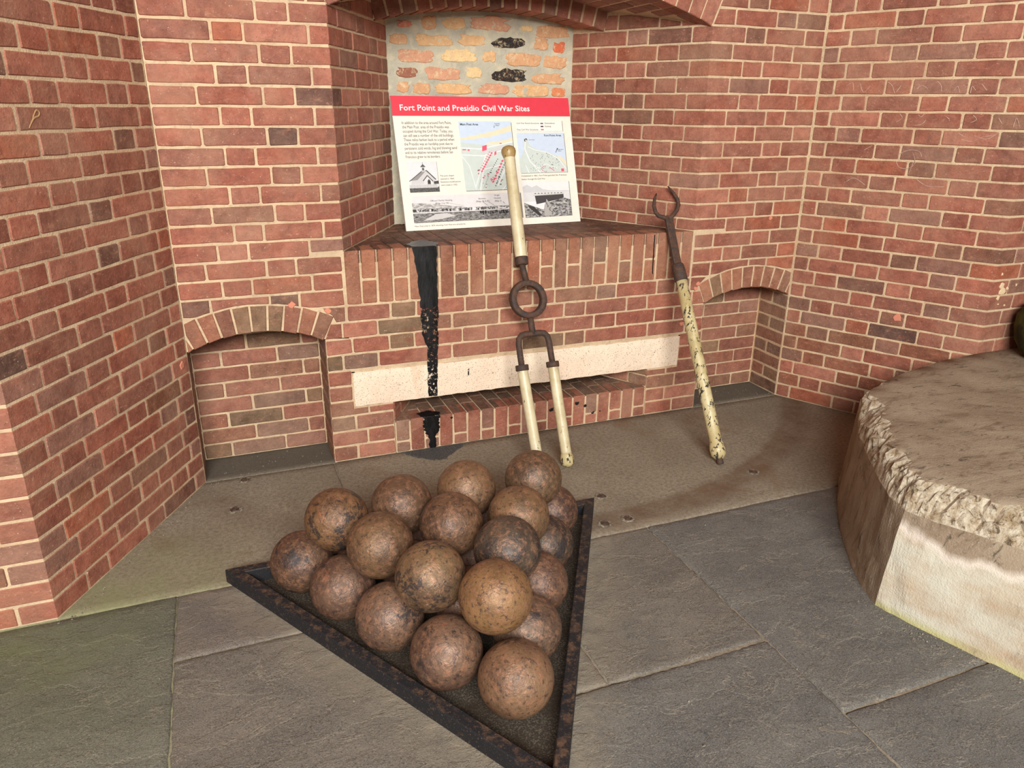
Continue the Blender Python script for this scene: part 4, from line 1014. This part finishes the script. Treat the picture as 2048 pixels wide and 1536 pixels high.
# ------------------------------------------------------------------ information sign
def sign():
    BLp, BRp, TLp = Vector((-.4702, .4168, .9262)), Vector((.4538, .456, .9262)), Vector((-.4815, .598, 1.5186))
    X = (BRp-BLp); Wd = X.length; X.normalize(); Y = TLp-BLp; Y = (Y-X*Y.dot(X)); Ht = Y.length; Y.normalize(); Z = X.cross(Y)
    M = Matrix((X, Y, Z)).transposed().to_4x4(); M.translation = BLp
    r = empty('information_sign', BLp); r.matrix_world = M
    tag(r, 'white history sign with red header leaning inside the embrasure', 'sign')
    def box(name, x0, y0, x1, y1, z0, z1, mat, parent=r):
        v = [(x, y, z) for z in (z0, z1) for x, y in ((x0, y0), (x1, y0), (x1, y1), (x0, y1))]
        f = [(3, 2, 1, 0), (4, 5, 6, 7), (0, 1, 5, 4), (1, 2, 6, 5), (2, 3, 7, 6), (3, 0, 4, 7)]
        return link(name, mesh(name, v, f, mat), parent)
    WHITE = flat((240, 234, 218)); RED = flat((224, 62, 78)); GREY = flat((108, 102, 97)); DARK = flat((48, 49, 56))
    box('board', 0, 0, Wd, Ht, -.012, 0, WHITE)
    hd = box('header', 0, Ht*.853, Wd, Ht, -.001, .0006, RED)
    def text(s, x, y, width, h, mat, parent=r, bold=0, name='lettering', z=.0024):
        cu = bpy.data.curves.new('t', 'FONT'); cu.body = s; cu.size = 1; cu.offset = bold; cu.resolution_u = 2
        o = bpy.data.objects.new('t', cu); COL.objects.link(o)
        bpy.context.view_layer.update(); dg = bpy.context.evaluated_depsgraph_get()
        me = bpy.data.meshes.new_from_object(o.evaluated_get(dg)); bpy.data.objects.remove(o)
        if not me.vertices: return
        x0 = min(v.co.x for v in me.vertices); x1 = max(v.co.x for v in me.vertices); kx = width*Wd/(x1-x0)
        for v in me.vertices: v.co = ((v.co.x-x0)*kx, v.co.y*h*Ht, 0)
        me.materials.clear(); me.materials.append(mat)
        return link(name, me, parent, Matrix.Translation((x*Wd, y*Ht, z)))
    text('Fort Point and Presidio Civil War Sites', .041, .892, .717, .062, flat((250, 244, 238)), hd, .012)
    para = [('In addition to the area around Fort Point,', .262), ('the Main Post  area of the Presidio was', .247), ('occupied during the Civil War. Today, you', .263), ('can still see a number of the old buildings.', .268),
            ('These relics harken back to a period when', .268), ('the Presidio was an hardship post due to', .258), ('persistent cold winds, fog and blowing sand', .278), ('and to its relative remoteness before San', .254), ('Francisco grew to its borders.', .183)]
    for i, (s, w) in enumerate(para): text(s, .042, .792-i*.0315, w, .030, GREY, name='paragraph_line')
    def picture(name, x0, y0, x1, y1, shapes, border=True):
        v, f, mats, mi = [], [], [], []
        def add(pts, col, z):
            m = flat(col) if isinstance(col, tuple) else col
            if m not in mats: mats.append(m)
            k = len(v)
            for a, b in pts: v.append(((x0+(x1-x0)*a)*Wd, (y0+(y1-y0)*b)*Ht, z))
            f.append(tuple(range(k, k+len(pts)))); mi.append(mats.index(m))
        d = .006
        if border: add([(d*2, -d*1.6), (1+d*2, -d*1.6), (1+d*2, 1-d*3), (d*2, 1-d*3)], (128, 122, 114), .0003)
        for i, (col, pts) in enumerate(shapes): add(pts, col, 0.0006+.00001*i)
        return link(name, mesh(name, v, f, mats, False, mi), r)
    def R4(a, b, c, d): return [(a, b), (c, b), (c, d), (a, d)]
    def line(p, q, w):
        dx, dy = q[0]-p[0], q[1]-p[1]; L = math.hypot(dx, dy) or 1; nx, ny = -dy/L*w/2, dx/L*w/2
        return [(p[0]+nx, p[1]+ny), (p[0]-nx, p[1]-ny), (q[0]-nx, q[1]-ny), (q[0]+nx, q[1]+ny)]
    rr = random.Random(17)
    BLU, LAND, SAND, ROAD, PINK, BLK = (206, 220, 236), (206, 216, 208), (234, 222, 190), (240, 240, 236), (226, 92, 116), (70, 58, 66)
    # main map
    S = [(BLU, R4(0, 0, 1, 1)), (LAND, [(0, 0), (1, 0), (1, .70), (.7, .64), (.4, .66), (0, .70)]), (SAND, [(0, .76), (.3, .80), (.7, .87), (1, .94), (1, .86), (.6, .78), (.2, .74), (0, .73)]),
         (SAND, [(.55, .70), (.8, .72), (1, .76), (1, .71), (.7, .66), (.45, .66)]), ((210, 210, 208), [(.35, .56), (.98, .68), (1, .62), (.5, .52), (.38, .5)])]
    for p, q, w in (((0, .62), (.35, .60), .014), ((.35, .60), (1, .70), .014), ((0, .52), (.4, .50), .014), ((.4, .5), (1, .62), .014), ((.28, .0), (.44, .5), .016), ((.44, .5), (.2, .06), .012), ((.62, .06), (.98, .56), .014), ((.0, .5), (.12, .36), .012), ((.12, .36), (.2, .02), .012), ((.36, .3), (.72, .36), .012), ((.7, .0), (1, .2), .012)): S.append((ROAD, line(p, q, w)))
    S.append((PINK, [(.39, .565), (.48, .585), (.49, .66), (.40, .64)])); S += [(PINK, R4(.02, .585, .09, .60)), (PINK, R4(.12, .575, .155, .597)), (PINK, R4(.74, .67, .78, .685)), (PINK, [(.615, .5), (.655, .52), (.66, .57), (.62, .55)])]
    for k in range(9):   # rows of officers' houses and barracks, slanting
        t = k/8; cx, cy = .33+.22*t, .26+.26*t
        S.append((PINK, [(cx, cy), (cx+.035, cy+.012), (cx+.03, cy+.035), (cx-.005, cy+.023)]))
        S.append((PINK, line((cx-.035, cy+.03), (cx-.012, cy+.038), .012)))
    for k in range(8):
        t = k/7; cx, cy = .52+.22*t, .10+.30*t; S.append((PINK, [(cx, cy), (cx+.04, cy+.014), (cx+.034, cy+.04), (cx-.006, cy+.026)]))
    for k in range(10):
        t = k/9; S.append((BLK, R4(.44+.22*t, .20+.24*t, .455+.22*t, .213+.24*t)))
        S.append((BLK, R4(.57+.2*t, .05+.30*t, .585+.2*t, .07+.30*t)))
    for _ in range(26):
        a, b = rr.uniform(.24, .72), rr.uniform(.03, .30); w, h = rr.uniform(.015, .035), rr.uniform(.008, .02); S.append((PINK if rr.random() < .7 else BLK, R4(a, b, a+w, b+h)))
    for p, q in (((.24, .02), (.30, .16)), ((.34, .03), (.46, .20)), ((.76, .02), (.9, .2))): S.append(((150, 150, 156), line(p, q, .006)))
    S.append((BLK, line((.665, .905), (.672, .94), .008)))
    picture('main_map', .343, .283, .640, .813, S)
    text('Main Post Area', .352, .782, .100, .024, DARK, bold=.012, name='map_title'); text('Franklin', .545, .79, .03, .014, GREY, name='map_note'); text('Wharf', .549, .776, .022, .014, GREY, name='map_note')
    # legend
    picture('legend', .666, .734, .946, .818, [(flat((244, 240, 228)), R4(0, 0, 1, 1)), ((96, 104, 136), R4(.53, .68, .59, .80)), ((66, 48, 60), R4(.53, .40, .59, .52)), ((206, 110, 132), R4(.53, .10, .59, .22))])
    text('Civil War Period Structures', .672, .792, .134, .017, GREY, name='legend_line'); text('Demolished', .84, .792, .06, .017, GREY, name='legend_line')
    text('Existing', .84, .768, .036, .017, GREY, name='legend_line'); text('Post Civil War Structures', .672, .742, .125, .017, GREY, name='legend_line')
    # fort point map
    S = [(BLU, R4(0, 0, 1, 1)), (LAND, [(0, 0), (1, 0), (1, .16), (.9, .3), (.78, .44), (.6, .52), (.4, .58), (.26, .68), (.2, .86), (.14, .86), (.12, .6), (.05, .4), (0, .36)]), (SAND, [(1, .16), (.9, .3), (.82, .4), (.86, .42), (.94, .34), (1, .26)])]
    for p, q, w in (((.17, .82), (.14, .6), .02), ((.14, .6), (.22, .3), .022), ((.22, .3), (.42, .0), .022), ((.2, .66), (.36, .57), .016), ((.36, .57), (.62, .50), .016), ((.62, .5), (.84, .34), .016), ((.84, .34), (.98, .08), .016), ((.3, .2), (.5, .0), .014), ((.38, .12), (.55, .22), .014), ((.55, .22), (.8, .1), .014), ((.12, .2), (.18, 0), .014)): S.append((ROAD, line(p, q, w)))
    for p, q in (((.15, .83), (.19, .86)), ((.19, .86), (.205, .82)), ((.15, .83), (.165, .785))): S.append(((72, 56, 60), line(p, q, .02)))
    S += [((72, 60, 66), line((.79, .50), (.83, .60), .012)), ((72, 60, 66), R4(.82, .58, .845, .61))]
    for _ in range(60):
        a, b = rr.uniform(.2, .85), rr.uniform(.05, .5)
        if b < .62-.55*abs(a-.35): S.append((rr.choice(((110, 110, 112), (80, 76, 80))), line((a, b), (a+rr.uniform(-.02, .02), b+rr.uniform(.01, .035)), .008)))
    for k in range(7): t = k/6*3.6+1.2; S.append(((200, 120, 130), line((.52+.07*math.cos(t), .09+.07*math.sin(t)), (.52+.07*math.cos(t+.5), .09+.07*math.sin(t+.5)), .014)))
    S += [(PINK, R4(.87, .02, .93, .09)), (PINK, line((.62, .13), (.72, .04), .014))]
    picture('fort_map', .667, .406, .949, .722, S)
    text('Fort Point Area', .829, .694, .103, .021, DARK, bold=.012, name='map_title'); text('Fort Point', .735, .664, .034, .011, GREY, name='map_note'); text('Engineers', .90, .585, .038, .011, GREY, name='map_note'); text('Wharf', .902, .572, .022, .011, GREY, name='map_note')
    text('Completed in 1861, Fort Point guarded San Francisco', .668, .378, .274, .0165, GREY, name='caption_line'); text('harbor through the Civil War.', .668, .352, .142, .0165, GREY, name='caption_line')
    # fort photograph
    HILL, G1 = mat_photo('photo_hill', (64, 62, 60), (196, 194, 190), 1, 1.6, 60), mat_photo('photo_ground', (52, 50, 48), (180, 178, 172), 1, 2, 90)
    S = [((232, 232, 230), R4(0, 0, 1, 1)), ((206, 206, 206), [(0, .70), (0, .86), (.1, .92), (.2, .84), (.3, .9), (.42, .78), (.6, .74), (1, .72), (1, .70)]), ((218, 218, 216), R4(0, .44, 1, .70)),
         ((70, 66, 66), [(.26, .36), (.86, .5), (.86, .62), (.24, .60)]), ((198, 196, 192), [(.2, .60), (.86, .62), (.88, .66), (.22, .66)]), ((222, 220, 216), [(.2, .62), (.86, .645), (.87, .655), (.22, .645)]), (HILL, [(0, 0), (1, 0), (1, .46), (.86, .52), (.6, .42), (.46, .42), (.4, .2), (.3, .25), (.12, .35), (0, .42)]),
         ((176, 172, 166), [(.4, .02), (.62, .02), (.56, .34), (.48, .5), (.42, .3)]), ((60, 56, 54), [(.08, .34), (.2, .3), (.36, .04), (.3, .02), (.1, .26)])]
    for k in range(12): a = .44+.012*k+rr.uniform(-.02, .02); b = .44-.035*k; S.append(((46, 44, 44), R4(a, b, a+.025, b+.022)))
    for k in range(9): S.append(((58, 54, 54), R4(.24+.07*k, .652, .27+.07*k, .672)))
    picture('fort_photograph', .668, .054, .95, .336, S)
    # chapel
    S = [((224, 224, 224), R4(0, 0, 1, 1)), (mat_photo('photo_grass', (52, 50, 48), (120, 118, 114), 1, 2, 120), R4(0, 0, 1, .16)), ((206, 204, 202), [(.06, .16), (.9, .16), (.9, .40), (.62, .70), (.1, .38)]), ((150, 146, 144), [(.02, .37), (.44, .68), (.64, .72), (.30, .40)]),
         ((78, 74, 74), line((.62, .71), (.92, .40), .035)), ((88, 84, 84), line((.02, .36), (.5, .70), .025)), ((220, 218, 216), [(.5, .18), (.5, .36), (.64, .53), (.80, .34), (.80, .18)]), ((84, 80, 80), line((.48, .36), (.64, .54), .03)), ((84, 80, 80), line((.64, .54), (.82, .34), .03)),
         ((58, 54, 54), [(.63, .18), (.63, .36), (.68, .42), (.73, .36), (.73, .18)]), ((196, 194, 192), R4(.47, .66, .58, .83)), ((70, 66, 66), R4(.50, .71, .55, .79)), ((92, 88, 88), [(.43, .82), (.62, .82), (.525, .92)]), ((92, 88, 88), line((.525, .9), (.525, .97), .015)), ((176, 174, 172), R4(0, .14, .96, .24)), ((72, 70, 68), [(.84, .22), (1, .26), (1, .36), (.84, .34)])]
    for k in range(24): S.append(((222, 220, 218), R4(.01+.04*k, .13, .03+.04*k, .26)))
    picture('chapel_photograph', .043, .286, .200, .514, S)
    for i, (s, w) in enumerate((('The post chapel', .075), ('opened in 1864.', .076), ('Extensive modifications', .108), ('were made in 1952.', .09))): text(s, .211, .398-i*.0235, w, .0165, GREY, name='caption_line')
    # panorama
    GR = mat_photo('panorama_grass', (60, 58, 56), (176, 172, 168), 1, 4, 60); TOWN = mat_photo('panorama_town', (44, 42, 42), (226, 224, 220), 1, 1.5, 120); HL = mat_photo('panorama_hill', (140, 136, 132), (214, 210, 206), 1, 3, 40)
    S = [((226, 222, 220), R4(0, 0, 1, 1)), (HL, [(0, .42), (0, .74), (.12, .72), (.3, .62), (.5, .50), (.62, .50), (1, .52), (1, .42)]), (TOWN, R4(0, .38, 1, .50)), ((228, 224, 220), R4(0, .345, 1, .385)), (GR, R4(0, 0, 1, .35)), ((206, 202, 198), [(.08, .06), (.2, .3), (.3, .32), (.38, .2), (.24, .1)])]
    for _ in range(70):
        a = rr.uniform(0, .97); w = rr.uniform(.006, .026); h = rr.uniform(.03, .1); S.append((rr.choice(((48, 46, 46), (232, 228, 224), (96, 92, 90), (60, 56, 56))), R4(a, .38+rr.uniform(0, .05), a+w, .40+h)))
    for k in range(60): a = rr.uniform(.60, .98); S.append(((40, 38, 38), R4(a, rr.uniform(.18, .32), a+rr.uniform(.005, .016), rr.uniform(.24, .36))))
    S += [((84, 80, 80), line((.64, .68), (.68, .54), .004)), ((84, 80, 80), line((.69, .68), (.74, .54), .004)), ((84, 80, 80), line((.83, .66), (.845, .58), .004)), ((84, 80, 80), line((.3, .72), (.46, .56), .003))]
    picture('panorama_photograph', .045, .057, .648, .257, S)
    for s, x, y, w in (("Officers' Family Housing", .143, .212, .118), ('(Bldgs. 5 to 16)', .168, .191, .072), ('Barracks', .408, .214, .04), ('(Bldgs. 86 & 87)', .393, .193, .075), ('Wright', .498, .235, .032), ('Hospital', .496, .213, .038), ('(Bldg. 2)', .498, .191, .038)): text(s, x, y, w, .0165, GREY, name='photo_note', z=.0028)
    text('Main Post area in 1876 showing Civil War-era structures.', .046, .026, .275, .0165, GREY, name='caption_line')
sign()
